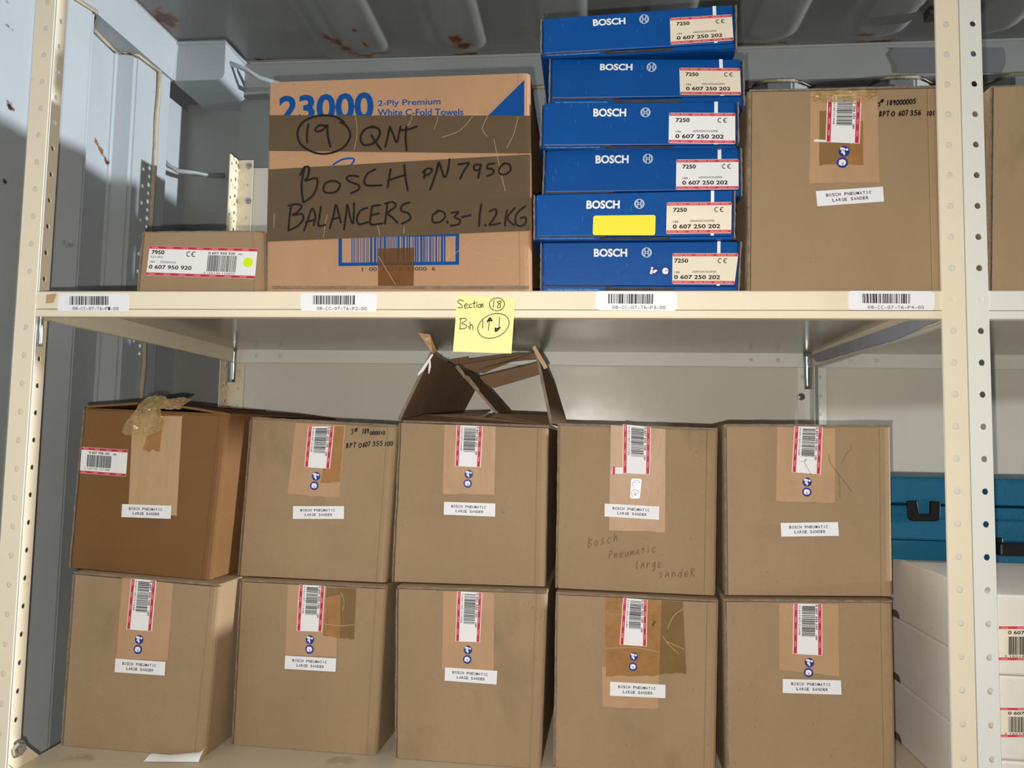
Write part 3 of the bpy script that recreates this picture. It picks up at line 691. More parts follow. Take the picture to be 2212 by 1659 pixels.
tape(fc, ((1307, 1290.5), (1429, 1297), (1424, 1459.9), (1308.7, 1461.6)), 'tape_amber', rt_, .0006, .004); tape(fc, ((1429, 1297), (1474.8, 1299.2), (1482.3, 1454.8), (1424, 1454.8)), 'tape_olive', rt_, .0005, .002)
barcode_label(fc, ((1346, 1291), (1398.5, 1295.4), (1396.9, 1396), (1338.5, 1392)), '0 607 355 100', '189', rt_, 15, h=.0012)
strokes(fc, 'tape_crease', rt_, .0016, [[(1474, 1316), (1455, 1330), (1442, 1358)], [(1432, 1374), (1445, 1392), (1466, 1412)], [(1440, 1385), (1478, 1402)], [(1310, 1400), (1370, 1398), (1424, 1408)]], 'crease', 1.5)
strokes(fc, 'pen_mark', rt_, .0018, [[(1412, 1340), (1411, 1352)], [(1408, 1350), (1417, 1342)]], 'marker', 1.2)
_, _, Q = sander('tan carton at the right end of the bottom row, beside the stacked white boxes', (.9464, .1408, -1.3), ((1569, 1300), (1929, 1303.5), (1937, 1672), (1575, 1670)),
       ((1683.4, 1303), (1811.2, 1305), (1812.2, 1459.9), (1683.4, 1446.3)), ((1714, 1303.5), (1775.6, 1304.5), (1776, 1415.8), (1712.2, 1411.7)), '0 607 356 101', ((1747.8, 1430.7), (1746, 1452.4)), ((1690.2, 1466), (1815.6, 1469), (1817.3, 1499.9), (1690.5, 1496.2)), zs5, seed=16, r=10, rim=(.003, .004)); TOP.append((Q[0].y, Q[1].y))
# upper row
fc, rt_, Q = sander('darker orange-brown carton with torn yellow tape on top, left end of upper row', (-.0147, .1508, -3.0), ((185, 886), (493.6, 899), (455, 1255), (154, 1230)),
       ((287.3, 897), (394.1, 899), (381.8, 1114.8), (277.7, 1102)), None, '', (), ((265.3, 1088.6), (371.4, 1092.4), (369.5, 1120.6), (263.4, 1116.7)), on(0), m='kraft_dark', tm='tape_paper', top=False)
LQ = px_quad(fc, ((177.6, 965.2), (276.9, 971.7), (272.7, 1029.6), (173, 1021.8))); s_ = sheet('barcode_label', fc, LQ, .0007, 'white', rt_)
pr = Print(100, 57); pr.rect(0, 51, 100, 56.5, 'red'); pr.rect(0, 0.5, 100, 6, 'red')
for a in range(4):
    for y_ in (52.3, 1.8): pr.text('ORIGINAL', 4 + a * 25, y_, 2.8, 'pink', width=11, lift=1); pr.text('BOSCH', 17 + a * 25, y_, 2.8, 'dkred', width=7.5, lift=1)
pr.text('0 607 356 101', 17, 43.5, 5, 'black', width=44, bold=.02); pr.text('282', 69, 43.5, 3.6, 'black', width=8, bold=.02); pr.bars(14, 15, 66, 41, 'black', 17, 34); pr.text('3 165140 121448', 9, 9.5, 3.6, 'ink_grey', width=55)
pr.emit('printed_marks', fc, LQ, .0011, s_)
tape(fc, ((330, 905), (352, 908), (346, 972), (309, 972)), 'tape_amber', rt_, .0008, .008)
# raised top flap and the crumpled tape over it
bm = bmesh.new(); a0, a1, a2, a3 = fc.px(186, 881), fc.px(296, 874), fc.px(392, 881), fc.px(496, 898)
for p, q_, lift_ in ((a0, a1, .002), (a2, a3, .002)):
    hexa(bm, [fc.P(p, 0), fc.P(q_, 0), fc.P(q_ + V2((0, .006)), -.42), fc.P(p + V2((0, .004)), -.42)], [fc.P(p + V2((0, .0035)), 0), fc.P(q_ + V2((0, .0035)), 0), fc.P(q_ + V2((0, .0095)), -.42), fc.P(p + V2((0, .0075)), -.42)])
link('top_flap', bm, 'kraft_dark', rt_)
def crumple(name, face, cols, h0, amp, m, parent, seed):
    """film sheet: list of columns; each column a list of (px, py, height)"""
    r = random.Random(seed); bm = bmesh.new(); NS, NT = 22, 22; rows = []
    for i in range(NS + 1):
        u_ = i / NS * (len(cols) - 1); a = min(int(u_), len(cols) - 2); fu = u_ - a; row = []
        for j in range(NT + 1):
            v_ = j / NT * (len(cols[0]) - 1); b = min(int(v_), len(cols[0]) - 2); fv = v_ - b
            L_ = lambda A, B, t: tuple(x + (y - x) * t for x, y in zip(A, B))
            p = L_(L_(cols[a][b], cols[a][b + 1], fv), L_(cols[a + 1][b], cols[a + 1][b + 1], fv), fu)
            uv = face.px(p[0] + (r.random() - .5) * 2.5, p[1] + (r.random() - .5) * 2.5)
            nn = noise.noise(Vector((i * .45, j * .45, seed * 3.1)))
            row.append(bm.verts.new(face.P(uv, p[2] + h0 + amp * (nn + (r.random() - .5) * .7))))
        rows.append(row)
    for A, B in zip(rows, rows[1:]):
        for k in range(NT): bm.faces.new((A[k], A[k + 1], B[k + 1], B[k]))
    return link(name, bm, m, parent)
crumple('torn_tape', fc, [[(302, 884, .002), (284, 905, .006), (270, 925, .004), (272, 938, .003)], [(308, 862, -.004), (300, 890, .008), (290, 915, .008), (296, 942, .004)], [(330, 853, -.010), (322, 884, .012), (318, 912, .008), (320, 942, .004)], [(352, 856, -.010), (346, 880, .010), (345, 910, .006), (352, 930, .003)], [(362, 868, -.006), (352, 884, .004), (354, 900, .003), (356, 915, .002)]], .0022, .0035, 'tape_clear', rt_, 5)
crumple('tape_hump', fc, [[(300, 884, .002), (312, 868, -.02), (326, 858, -.05)], [(345, 884, .001), (350, 866, -.02), (352, 854, -.05)], [(392, 884, .001), (384, 872, -.02), (378, 858, -.05)]], .002, .001, 'tape_paper', rt_, 8)
# second
fc, rt_, Q = sander('upper row tan carton with two lines of black handwriting beside its barcode', (.2356, .1874, -2.0), ((545.8, 906), (858, 923), (832.8, 1264), (519, 1244.5)),
       ((638.7, 913.8), (747.2, 918), (732.7, 1075.3), (621.8, 1067.6)), ((666.4, 921), (722.3, 921), (712.7, 1012.6), (657.9, 1009)), '0 607 355 100', ((683.3, 1028.8), (679.6, 1049.3)), ((634, 1093.2), (744, 1093.2), (743.6, 1120.7), (633.6, 1120.7)), on(1), seed=18)
tape(fc, ((716, 922), (744, 920), (735, 1040), (692, 1042)), 'tape_amber', rt_, .0005, .004)
hand(fc, 'handwriting', rt_, .0006, [('S#', (758, 938), (773, 934), 10), ('189', (781, 937), (797, 936), 10), ('000010', (799, 939), (832, 938.5), 7), ('BPT', (747, 968), (770, 966), 10), ('0', (774, 967), (782, 966), 9), ('607', (783, 966), (800, 963), 9.5), ('355', (804, 963.5), (827, 962), 9), ('100', (829, 964), (849, 962), 9)], 'marker', 1.9)
# third: torn open
f3, r3, Q3 = sander('tan carton with its top flaps torn open, directly under the sticky note', (.4755, .1788, -1.75), ((868, 913.5), (1184, 925), (1177.6, 1274), (852, 1259.5)),
       ((960.6, 917), (1071, 921), (1067.9, 1067.6), (956.5, 1066.9)), ((986.6, 918.4), (1043, 921), (1038.2, 1009.5), (983, 1006.6)), '0 607 356 101', ((1012.7, 1024.2), (1010.5, 1044.5)), ((959.8, 1083.8), (1070.5, 1087.4), (1069.6, 1115.8), (958.9, 1111.5)), on(2), seed=19, top=False, rim=(.0045, .0))
def plate(name, pts, nrm, t, m, parent):
    """a board through four points, thickness t along nrm; edges in cut-board colour"""
    bm = bmesh.new(); nv = Vector(nrm).normalized() * t
    hexa(bm, [Vector(p) for p in pts], [Vector(p) + nv for p in pts]); bm.faces.ensure_lookup_table()
    for i in range(2, len(bm.faces)): bm.faces[i].material_index = 1
    return link(name, bm, [m, 'edge'], parent)
D3 = .425
def f3p(x, y, h): return f3.P(f3.px(x, y), h)
def back(p, dd): return p - f3.n * dd
lf_a, lf_b, lf_c = f3p(864, 908, -.001), f3p(934, 764, -.001), f3p(963, 778, -.02)
leftflap = plate('side_flap', [lf_a, lf_b, back(lf_b, .06) + Vector((0, 0, -.002)), back(lf_b, D3) + Vector((.004, 0, .0)), back(lf_a, D3)], (-1, 0, .5), .0045, 'kraft_in', r3)
flf = Face(lf_a, -f3.n, lf_b - lf_a); flf.n = -flf.n
if flf.n.x < 0: flf.n = -flf.n
strokes(flf, 'crease_line', r3, .0008, [[(964, 781), (931, 826), (914, 866), (895, 900)], [(949, 774), (926, 828)]], 'edge', 1.4)
rf_a, rf_b = f3p(1194, 915, -.001), f3p(1160, 752, -.001)
plate('side_flap', [rf_a, rf_b, back(rf_b, .20) + Vector((.002, 0, -.018)), back(rf_b, .26) + Vector((.006, 0, -.03)), back(rf_a, D3)], (-1, 0, -.2), .0045, 'kraft_in', r3)
plate('front_inner_flap', [f3p(868, 912, -.006), f3p(1186, 923, -.006), f3p(1184, 899, -.05), f3p(1062, 894, -.05), f3p(1048, 903, -.04), f3p(1028, 902, -.035), f3p(1044, 893, -.05), f3p(897, 897, -.05)], (0, 0, 1), .003, 'kraft_in', r3)
# torn cross pieces between the side flaps
def yp(x, y, Y_): return at(x, y, 1, Y_)
plate('torn_flap', [yp(966, 779, .46), yp(1010, 772, .46), yp(1012, 776, .46), yp(1118, 763, .46), yp(1162, 764, .46), yp(1160, 776, .455), yp(1008, 787, .455), yp(970, 788, .455)], (0, 1, 0), .004, 'kraft_in', r3)
plate('torn_flap', [yp(1003, 787, .40), yp(1157, 761, .40), yp(1158, 775, .405), yp(1100, 782, .41), yp(1062, 798, .41), yp(1044, 806, .41), yp(1016, 802, .405), yp(1003, 792, .40)], (0, 1, 0), .004, 'kraft_in', r3)
plate('torn_flap', [yp(1024, 817, .36), yp(1168, 782, .36), yp(1168, 808, .36), yp(1066, 838, .36), yp(1058, 834, .36)], (0, 1, 0), .004, 'kraft_in', r3)
pA, pB = yp(988, 791, .24), yp(1083, 899, .24)
plate('divider', [pA, pB, pB + Vector((.012, .12, 0)), pA + Vector((.012, .12, 0))], (-1, 0, -.5), .0042, 'kraft_in', r3)
strokes(Face((0, .2375, ZO), (1, 0, 0)), 'frayed_edge', r3, 0, [[(988, 791), (1000, 806), (1003, 815), (1010, 814), (1020, 826), (1033, 842)]], 'edge', 5)
bm = bmesh.new(); pts = [f3p(*p) for p in ((905, 720, .004), (929, 722, .0), (941, 757, -.006), (934, 764, -.002))]; hexa(bm, pts, [p + Vector((0, .001, 0)) for p in pts]); link('loose_tape', bm, 'tape_amber', r3)
bm = bmesh.new(); pts = [f3p(*p) for p in ((1150, 752, .003), (1156, 746, .003), (1184, 794, .003), (1176, 798, .003))]; hexa(bm, pts, [p + Vector((0, .002, 0)) for p in pts]); link('loose_tape', bm, 'tape_tan', r3)
bm = bmesh.new(); pts = [f3p(*p) for p in ((933, 765, .002), (937, 766, .002), (917, 800, .002), (904, 812, .002), (903, 808, .002))]; hexa(bm, pts, [p + Vector((0, .001, 0)) for p in pts]); pts = [f3p(*p) for p in ((928, 779, .003), (931, 779, .003), (932, 792, .003), (928, 808, .003), (926, 806, .003))]; hexa(bm, pts, [p + Vector((0, .001, 0)) for p in pts]); link('torn_label', bm, 'white', r3)
# fourth: pen writing
fc, rt_, Q = sander('tan carton with faint cursive pen writing under its white name label, upper row', (.7174, .1786, -1.4), ((1211.5, 920), (1551.5, 930.5), (1546, 1289), (1206.5, 1274)),
       ((1319.6, 918.4), (1437.6, 926.8), (1436.8, 1149.6), (1315.8, 1144.6)), ((1346.2, 916.5), (1405.7, 922.8), (1403.9, 1024.8), (1344.9, 1021.8)), '0 607 355 100', (), ((1306.5, 1087.6), (1423.9, 1093.9), (1423.4, 1122.5), (1305.9, 1115.4)), on(3), seed=20)
sheet('torn_label', fc, px_quad(fc, ((1322.2, 1009.6), (1345, 1009.6), (1345, 1023.5), (1321, 1023))), .0007, 'white', rt_); strokes(fc, 'label_band', rt_, .0012, [[(1326, 1010), (1325.5, 1023)]], 'red', 5)
st_ = sheet('silver_sticker', fc, px_quad(fc, ((1364.2, 1033.9), (1385.7, 1035.2), (1381.6, 1076.7), (1361.4, 1075.7))), .0009, 'silver', rt_, rnd=.002)
icon(fc, (1374.3, 1045.8), 9.2, 'book', st_, glare_washed=True); icon(fc, (1372.0, 1065.8), 9.2, 'head', st_, glare_washed=True)
hand(fc, 'handwriting', rt_, .0005, [('Bosch', (1267, 1184), (1337, 1168), 20), ('Pneumatic', (1313, 1208), (1418, 1192), 18), ('large', (1371, 1228), (1430, 1226), 19), ('sandeR', (1421, 1248), (1503, 1245), 18)], 'pen', 1.1)
# fifth: hairs
fc, rt_, Q = sander('tan carton with dark hairs clinging near its barcode, right end of upper row', (.9532, .157, -1.2), ((1569.6, 922), (1925, 924), (1930, 1295.5), (1573, 1286.6)),
       ((1679, 922), (1803.3, 926), (1803.3, 1086.3), (1676.2, 1082.5)), ((1716, 920.7), (1776.7, 922.5), (1772.4, 1024.8), (1710, 1020)), '0 607 356 101', ((1743, 1041.3), (1742.3, 1062.8)), ((1686, 1129.4), (1809.6, 1127.6), (1811.4, 1157.2), (1687.3, 1159)), on(4), rim=(.0035, .004), seed=21, r=10)
strokes(fc, 'hair', rt_, .0018, [[(1789, 982), (1794, 1003), (1811, 1024), (1827, 1046), (1839, 1062)], [(1837, 959), (1838, 970), (1828, 980), (1818, 1001)], [(1810, 1026), (1813, 1050), (1813, 1074)], [(1740, 990), (1738, 1000), (1745, 1014), (1752, 1026)], [(1730, 997), (1738, 996), (1742, 992)]], 'ink_grey', .65)
# ------------------------------------------------------------------ upper shelf
# small carton
zt6 = ZT6 - ZO + .0004
f1 = front(.030); r1, Q = carton('small_carton', 'low tan carton with a white label and lime dot, left end of upper shelf', None, f1, ((313, 503), (569, 501), (571, 623), (302, 622)), .27, 'kraft', zt6, rim=(.004, .002))
LQ = px_quad(f1, ((324.3, 531.2), (557.1, 537.2), (551.1, 602.9), (316.3, 594.9))); s_ = sheet('barcode_label', f1, LQ, .0006, 'white', r1)
pr = Print(235, 65); pr.rect(0, 58.5, 235, 64.6, 'red'); pr.rect(0, .5, 235, 6.5, 'red')
for a in range(7):
    for y_ in (60, 2): pr.text('ORIGINAL', 5 + a * 33, y_, 3.0, 'pink', width=14, lift=1); pr.text('BOSCH', 22 + a * 33, y_, 3.0, 'dkred', width=10, lift=1)
pr.text('7950', 6, 47, 8.2, 'black', width=28, bold=.025); pr.text('0,3-1,2KG', 5, 39, 4, 'black', width=26); pr.text('381', 5, 28, 4, 'black', width=10); pr.text('FEDERZUG', 28, 28, 4, 'black', width=34)
pr.text('0 607 950 920', 4, 15, 8.0, 'black', width=93, bold=.02); pr.text('0 607 950 920', 130, 50, 5, 'black', width=58, bold=.015); pr.text('381', 194, 50, 3.4, 'black', width=10)
pr.bars(130, 13, 192, 48, 'black', 23, 36); pr.text('3 165140 122870', 124, 7.5, 4, 'ink_grey', width=67)
pr.arc(88, 49, 4.0, 5.6, 60, 300, 'black'); pr.arc(99, 49, 4.0, 5.6, 60, 300, 'black'); pr.rect(94.5, 48.2, 98.5, 49.8, 'black'); pr.disc(217, 35, 10.5, 'lime', 1, n=28)
pr.emit('printed_marks', f1, LQ, .0010, s_)
# towel carton
ft = front(.012); rtw, Q = carton('towel_carton', 'big carton with blue 23000 print, wide brown tapes and black marker writing', None, ft, ((584.6, 178), (1144, 158), (1148, 624), (578.5, 624)), .40, 'kraft_towel', zt6, rim=(.0015, .0018), top=False)
def tz(x, y): return (560 + x / 3.2525, 130 + y / 3.2525)
def tq(*l): return [tz(*p) for p in l]
pr = Print(1, 1); Fq = lambda l: [ft.px(*tz(*p)) for p in l]
Print(100, 100).text('23000', 0, 0, 100, 'print_blue', width=100, bold=.03).emit('printed_number', ft, Fq([(140, 262), (803, 232), (805, 410), (138, 428)]), .0003, rtw)
Print(100, 100).text('2-Ply Premium', 0, 0, 100, 'print_blue', width=100, bold=.012).emit('printed_text', ft, Fq([(834, 284), (1274, 267), (1274, 310), (834, 321)]), .0003, rtw)
Print(100, 100).text('White C-Fold Towels', 0, 0, 100, 'print_blue', width=100, bold=.016).emit('printed_text', ft, Fq([(832, 346), (1434, 341), (1434, 387), (832, 391)]), .0003, rtw)
Print(100, 100).text('blanches', 0, 0, 100, 'print_blue', width=100).emit('printed_text', ft, Fq([(1215, 462), (1420, 458), (1420, 500), (1215, 503)]), .0003, rtw)
Print(100, 100).text('à pli en C', 0, 0, 100, 'print_blue', width=100).emit('printed_text', ft, Fq([(1045, 540), (1238, 537), (1238, 572), (1045, 575)]), .0003, rtw)
Print(100, 100).text('120 Towels per Package', 0, 0, 100, 'print_blue', width=100).emit('printed_text', ft, Fq([(1220, 1003), (1850, 995), (1850, 1027), (1220, 1035)]), .0003, rtw)
pr = Print(100, 100); pr.poly([(0, 0), (100, 0), (100, 100)], 'print_blue'); pr.emit('printed_triangle', ft, Fq([(1465, 140), (1862, 140), (1862, 532), (1465, 532)]), .0003, rtw)
strokes(ft, 'printed_script', rtw, .0003, [tq((520, 735), (580, 700), (640, 690), (668, 700), (640, 740), (560, 800), (450, 800), (430, 760)), tq((430, 900), (560, 880), (660, 830), (700, 850), (760, 830), (800, 850), (860, 830), (900, 855), (960, 830), (1010, 850), (1060, 820), (1110, 855), (1180, 800), (1210, 860), (1290, 820), (1340, 860), (1420, 810), (1470, 850), (1540, 840))], 'print_blue', 4)
def frame_bars():
    pr = Print(850, 228); pr.rect(0, 0, 850, 24, 'print_blue'); pr.rect(0, 204, 850, 228, 'print_blue'); pr.rect(0, 24, 25, 204, 'print_blue'); pr.rect(825, 24, 850, 204, 'print_blue'); pr.bars(92, 24, 755, 204, 'print_blue', 31, 44); return pr
frame_bars().emit('printed_barcode', ft, Fq([(557, 1220), (1405, 1214), (1404, 1438), (557, 1447)]), .0003, rtw)
Print(100, 100).text('1  00  73310  23000  6', 0, 0, 100, 'ink_grey', width=100, bold=.012).emit('printed_digits', ft, Fq([(722, 1456), (1238, 1452), (1238, 1478), (722, 1483)]), .0003, rtw)
for k, q in enumerate((((72, 388), (1906, 392), (1906, 658), (66, 638)), ((66, 770), (1906, 663), (1906, 938), (60, 1022)), ((60, 1012), (1906, 938), (1906, 1200), (56, 1277)))):
    tape(ft, tq(*q), 'tape_brown', rtw, .0006 + .0003 * k, 0)
tape(ft, tq((835, 1325), (1090, 1318), (1085, 1590), (835, 1590)), 'tape_window', rtw, .0006, .001)
cz = [[(1075, 400), (1050, 460), (1020, 470)], [(1255, 400), (1250, 440), (1230, 485)], [(1500, 400), (1440, 470), (1390, 510), (1285, 545)], [(1605, 400), (1570, 480), (1600, 540)], [(1820, 400), (1790, 520), (1740, 620)], [(480, 1090), (465, 1160), (455, 1250)], [(830, 1150), (850, 1230)], [(1020, 1170), (1018, 1220)], [(680, 400), (690, 520), (670, 630)], [(1650, 560), (1700, 800), (1730, 920)], [(1600, 1215), (1310, 1400)], [(1500, 1350), (1780, 1410)], [(110, 1080), (105, 1180)], [(840, 1380), (960, 1580)]]
strokes(ft, 'tape_crease', rtw, .0016, [tq(*p) for p in cz], 'crease', 1.1)
W_ = [[(600, 440), (540, 402), (450, 392), (360, 410), (300, 450), (272, 510), (285, 580), (340, 630), (420, 660), (510, 655), (590, 620), (635, 560), (640, 510), (610, 462), (572, 440)], [(348, 455), (338, 520), (340, 580)],
 [(470, 468), (430, 460), (396, 488), (410, 506), (455, 490), (480, 458), (484, 530), (502, 612)], [(830, 480), (780, 475), (735, 500), (714, 550), (730, 594), (770, 600), (820, 575), (850, 520), (838, 485), (795, 468)], [(790, 530), (820, 580), (858, 632)],
 [(888, 612), (905, 540), (920, 472)], [(920, 470), (945, 530), (966, 582), (985, 520), (994, 470)], [(1036, 470), (1030, 550), (1038, 636)], [(998, 496), (1050, 490), (1108, 470)],
 [(322, 752), (300, 880), (312, 1000)], [(290, 810), (318, 760), (352, 756), (345, 820), (326, 850), (400, 832), (412, 872), (382, 950), (318, 1002)], [(512, 850), (465, 872), (455, 920), (490, 936), (545, 925), (570, 880), (545, 856), (500, 852)],
 [(698, 820), (640, 815), (615, 836), (650, 862), (702, 882), (700, 912), (648, 938)], [(818, 770), (765, 800), (740, 850), (762, 884), (862, 882)], [(925, 770), (915, 830), (905, 896)], [(1020, 740), (1030, 830), (1046, 920)], [(905, 850), (960, 830), (1022, 812)],
 [(1168, 772), (1160, 832)], [(1150, 794), (1180, 766), (1216, 770), (1200, 800), (1166, 816)], [(1268, 720), (1235, 820), (1203, 912)], [(1246, 790), (1264, 722), (1302, 826), (1328, 770), (1338, 700)], [(1400, 736), (1440, 730), (1474, 728), (1440, 780), (1412, 836)],
 [(1552, 736), (1515, 742), (1512, 772), (1545, 775), (1560, 735), (1550, 780), (1540, 830)], [(1652, 730), (1610, 736), (1604, 764), (1640, 770), (1646, 796), (1604, 818)], [(1720, 730), (1690, 760), (1692, 800), (1730, 806), (1766, 776), (1756, 736), (1715, 730)],
 [(226, 1026), (216, 1110), (208, 1196)], [(208, 1026), (265, 1014), (302, 1030), (272, 1070), (236, 1092), (300, 1084), (312, 1120), (270, 1170), (208, 1200)], [(318, 1200), (350, 1110), (376, 1044), (398, 1100), (386, 1162)], [(332, 1142), (396, 1122)],
 [(437, 1034), (426, 1100), (420, 1166), (466, 1160)], [(498, 1184), (525, 1090), (541, 1018), (560, 1080), (576, 1142)], [(514, 1122), (572, 1106)], [(598, 1192), (612, 1090), (621, 1014), (640, 1100), (660, 1152), (668, 1080), (668, 1008)],
 [(762, 1040), (715, 1060), (690, 1110), (702, 1156), (768, 1140)], [(796, 1030), (786, 1100), (786, 1156), (866, 1150)], [(796, 1028), (852, 1020)], [(788, 1092), (842, 1080)], [(884, 1152), (895, 1080), (902, 1008)], [(888, 1010), (940, 1000), (962, 1030), (906, 1076), (940, 1110), (974, 1146)],
 [(1058, 1004), (1010, 1020), (1000, 1060), (1050, 1080), (1062, 1120), (1004, 1152)], [(1257, 1064), (1220, 1095), (1225, 1140), (1270, 1140), (1306, 1105), (1296, 1070), (1252, 1060)], [(1322, 1134), (1326, 1146)], [(1354, 1076), (1402, 1070), (1374, 1105), (1412, 1125), (1402, 1156), (1348, 1166)],
 [(1424, 1106), (1486, 1092)], [(1562, 1018), (1550, 1090), (1545, 1168)], [(1588, 1158), (1592, 1166)], [(1620, 1066), (1660, 1050), (1667, 1080), (1640, 1130), (1618, 1162), (1692, 1148)], [(1742, 1058), (1732, 1110), (1728, 1166)], [(1797, 1040), (1745, 1110), (1792, 1162)],
 [(1868, 1030), (1812, 1080), (1800, 1140), (1830, 1170), (1870, 1150), (1872, 1108), (1838, 1112)]]
strokes(ft, 'handwriting', rtw, .0018, [tq(*p) for p in W_], 'marker', 4.5)
# bottom flap edges and the blue printed right side
bm = bmesh.new()
for h_, (ya, yb_) in ((.0012, (1588, 1594)), (.002, (1600, 1606))):
    slab(bm, ft, [ft.px(*tz(90, yb_)), ft.px(*tz(1895, yb_ + 2)), ft.px(*tz(1895, ya - 2)), ft.px(*tz(90, ya))], 0, h_)
link('bottom_flap_edge', bm, 'edge', rtw)
sx = Q[1].x + .0007; fs = Face((sx, .012, ZO), (0, 1, 0)); bm = bmesh.new()
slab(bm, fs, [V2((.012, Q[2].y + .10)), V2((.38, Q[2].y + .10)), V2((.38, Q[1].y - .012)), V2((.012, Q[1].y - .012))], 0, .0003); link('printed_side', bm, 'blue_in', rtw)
# blue cartons
def bz(dy): return lambda x, y: (1140 + x / 4.424, dy + y / 4.424)
GB = 'blue cartons stacked on the upper shelf'
prev_top = zt6
def blue(label, yy, dy, q, logo, ring, lab, code, stripe, extra=None, tilt=None, zb=None, ltone='cream_lbl'):
    c = bz(dy); f = front(yy); q_ = [c(*p) for p in q]; tl, tr, br, bl = px_quad(f, q_)
    t = tl.y * .5 + tr.y * .5
    b0, b1 = (zb, zb) if not isinstance(zb, tuple) else zb
    root = thing('blue_carton', f.P(((bl.x + br.x) / 2, min(b0, b1)), -.15), label, 'box', GB)
    ea, eb = .0042, .0052; D = .50
    BL, BR, TR, TL = V2((bl.x - ea, b0)), V2((br.x + eb, b1)), V2((tr.x + eb, tr.y)), V2((tl.x - ea, tl.y))
    bm = bmesh.new(); hexa(bm, [f.P(p, -.006) for p in (BL, BR)] + [f.P(p, -D) for p in (BR, BL)], [f.P(p, -.006) for p in (TL, TR)] + [f.P(p, -D) for p in (TR, TL)]); bevel(bm, .0012, 1)
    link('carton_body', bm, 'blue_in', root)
    bm = bmesh.new(); slab(bm, f, [bl, br, tr, tl], -.0058, 0); bevel(bm, .0012, 2); fp = link('front_flap', bm, 'blue', root)
    # grey cut edges of the side walls, wavy
    r = random.Random(hash_s(label))
    for side, (p0, p1, w_, wid) in enumerate(((V2((bl.x, b0)), tl, -1, ea), (V2((br.x, b1)), tr, 1, eb))):
        n = 12; rows = []; bm = bmesh.new()
        for i in range(n + 1):
            s = i / n; p = p0.lerp(p1, s); o_ = p + V2((w_ * (wid + (r.random() - .5) * .0011), 0)); i_ = p + V2((w_ * (wid - .0020 + (r.random() - .5) * .0005), 0))
            rows.append([bm.verts.new(f.P(o_, -.012)), bm.verts.new(f.P(o_, -.0008)), bm.verts.new(f.P(i_, -.0008)), bm.verts.new(f.P(i_, -.012))])
        for A, B in zip(rows, rows[1:]):
            for k in range(4): bm.faces.new((A[k], A[(k + 1) % 4], B[(k + 1) % 4], B[k]))
        bm.faces.new(rows[0]); bm.faces.new(rows[-1])
        link('cut_edge', bm, 'edge', root)
    # lip below the front flap, with the slot in the middle
    bm = bmesh.new(); lo0, lo1 = V2((bl.x - .001, b0 + .0004)), V2((br.x + .001, b1 + .0004)); hi0, hi1 = bl + V2((0, -.0012)), br + V2((0, -.0012))
    lo0.y = min(lo0.y, hi0.y - .003); lo1.y = min(lo1.y, hi1.y - .003)
    lp = lambda s: (lo0.lerp(lo1, s), hi0.lerp(hi1, s))
    for a, b, hh in ((0, .33, -.0004), (.33, .69, -.003), (.69, 1, -.0006)):
        slab(bm, f, [lp(a)[0], lp(b)[0], lp(b)[1], lp(a)[1]], -.0065, hh, 0)
    a, b = lp(.33), lp(.69); slab(bm, f, [a[0].lerp(a[1], .35), b[0].lerp(b[1], .35), b[0].lerp(b[1], .75), a[0].lerp(a[1], .75)], -.003, -.0002, 1)
    slab(bm, f, [lp(0)[1] + V2((0, -.0003)), lp(.36)[1] + V2((0, -.0003)), lp(.36)[1] + V2((0, .0009)), lp(0)[1] + V2((0, .0009))], -.003, .0004, 1)
    slab(bm, f, [lp(.02)[0].lerp(lp(.02)[1], .3), lp(.3)[0].lerp(lp(.3)[1], .3), lp(.3)[0].lerp(lp(.3)[1], .6), lp(.02)[0].lerp(lp(.02)[1], .6)], -.003, .0001, 2)
    link('bottom_lip', bm, ['blue', 'edge_dark', 'scuff'], root)
    # print
    sq = [f.px(*c(*p)) for p in stripe]; bm = bmesh.new(); slab(bm, f, sq[::-1], 0, .0002); link('printed_stripe', bm, 'pale', fp)
    lg = [f.px(*c(*p)) for p in logo]; Print(100, 100).text('BOSCH', 0, 0, 100, 'pale', width=100, bold=.035).emit('printed_lettering', f, lg, .0004, fp)
    cx, cy, rr = ring; cc = f.px(*c(cx, cy)); R_ = (f.px(*c(cx + rr, cy)) - cc).length
    pr = Print(2, 2); pr.arc(1, 1, .88, 1, 0, 360, 'pale', 0, 40)
    pr.arc(1, 1, .60, .72, 52, 128, 'pale', 0, 2)
    pr.polys.clear(); pr.arc(1, 1, .88, 1, 0, 360, 'pale', 0, 40); pr.rect(.62, .30, .73, 1.70, 'pale'); pr.rect(1.27, .30, 1.38, 1.70, 'pale'); pr.rect(.73, 1.12, 1.27, 1.22, 'pale'); pr.rect(.73, .78, 1.27, .88, 'pale')
    pr.arc(1, 1, .68, .78, 125, 235, 'pale', 0, 14); pr.arc(1, 1, .68, .78, -55, 55, 'pale', 0, 14)
    pr.emit('printed_emblem', f, [cc + V2(p) * R_ for p in ((-1, 1), (1, 1), (1, -1), (-1, -1))], .0004, fp)
    LQ = [f.px(*c(*p)) for p in lab]; s_ = sheet('barcode_label', f, LQ, .0006, ltone, root, rnd=.0015)
    pr = Print(140, 66); pr.rect(.6, 59.2, 139.4, 65, 'red'); pr.rect(.6, 1.2, 139.4, 7, 'red')
    for a in range(3):
        for y_ in (60.6, 2.6): pr.text('ORIGINAL', 3 + a * 46, y_, 3, 'pink', width=20, lift=1); pr.text('BOSCH', 26 + a * 46, y_, 3, 'pink', width=15, lift=1)
    dx = 0 if lab[0][0] != 1383 else -10
    pr.text('7250', 14 + dx, 46, 8, 'black', width=30, bold=.028); pr.text(code, 15 + dx, 23, 4, 'black', width=11, bold=.01); pr.text('GERADSCHLEIFER', 51 + dx * .7, 24.5, 4, 'ink_grey', width=53, bold=.008)
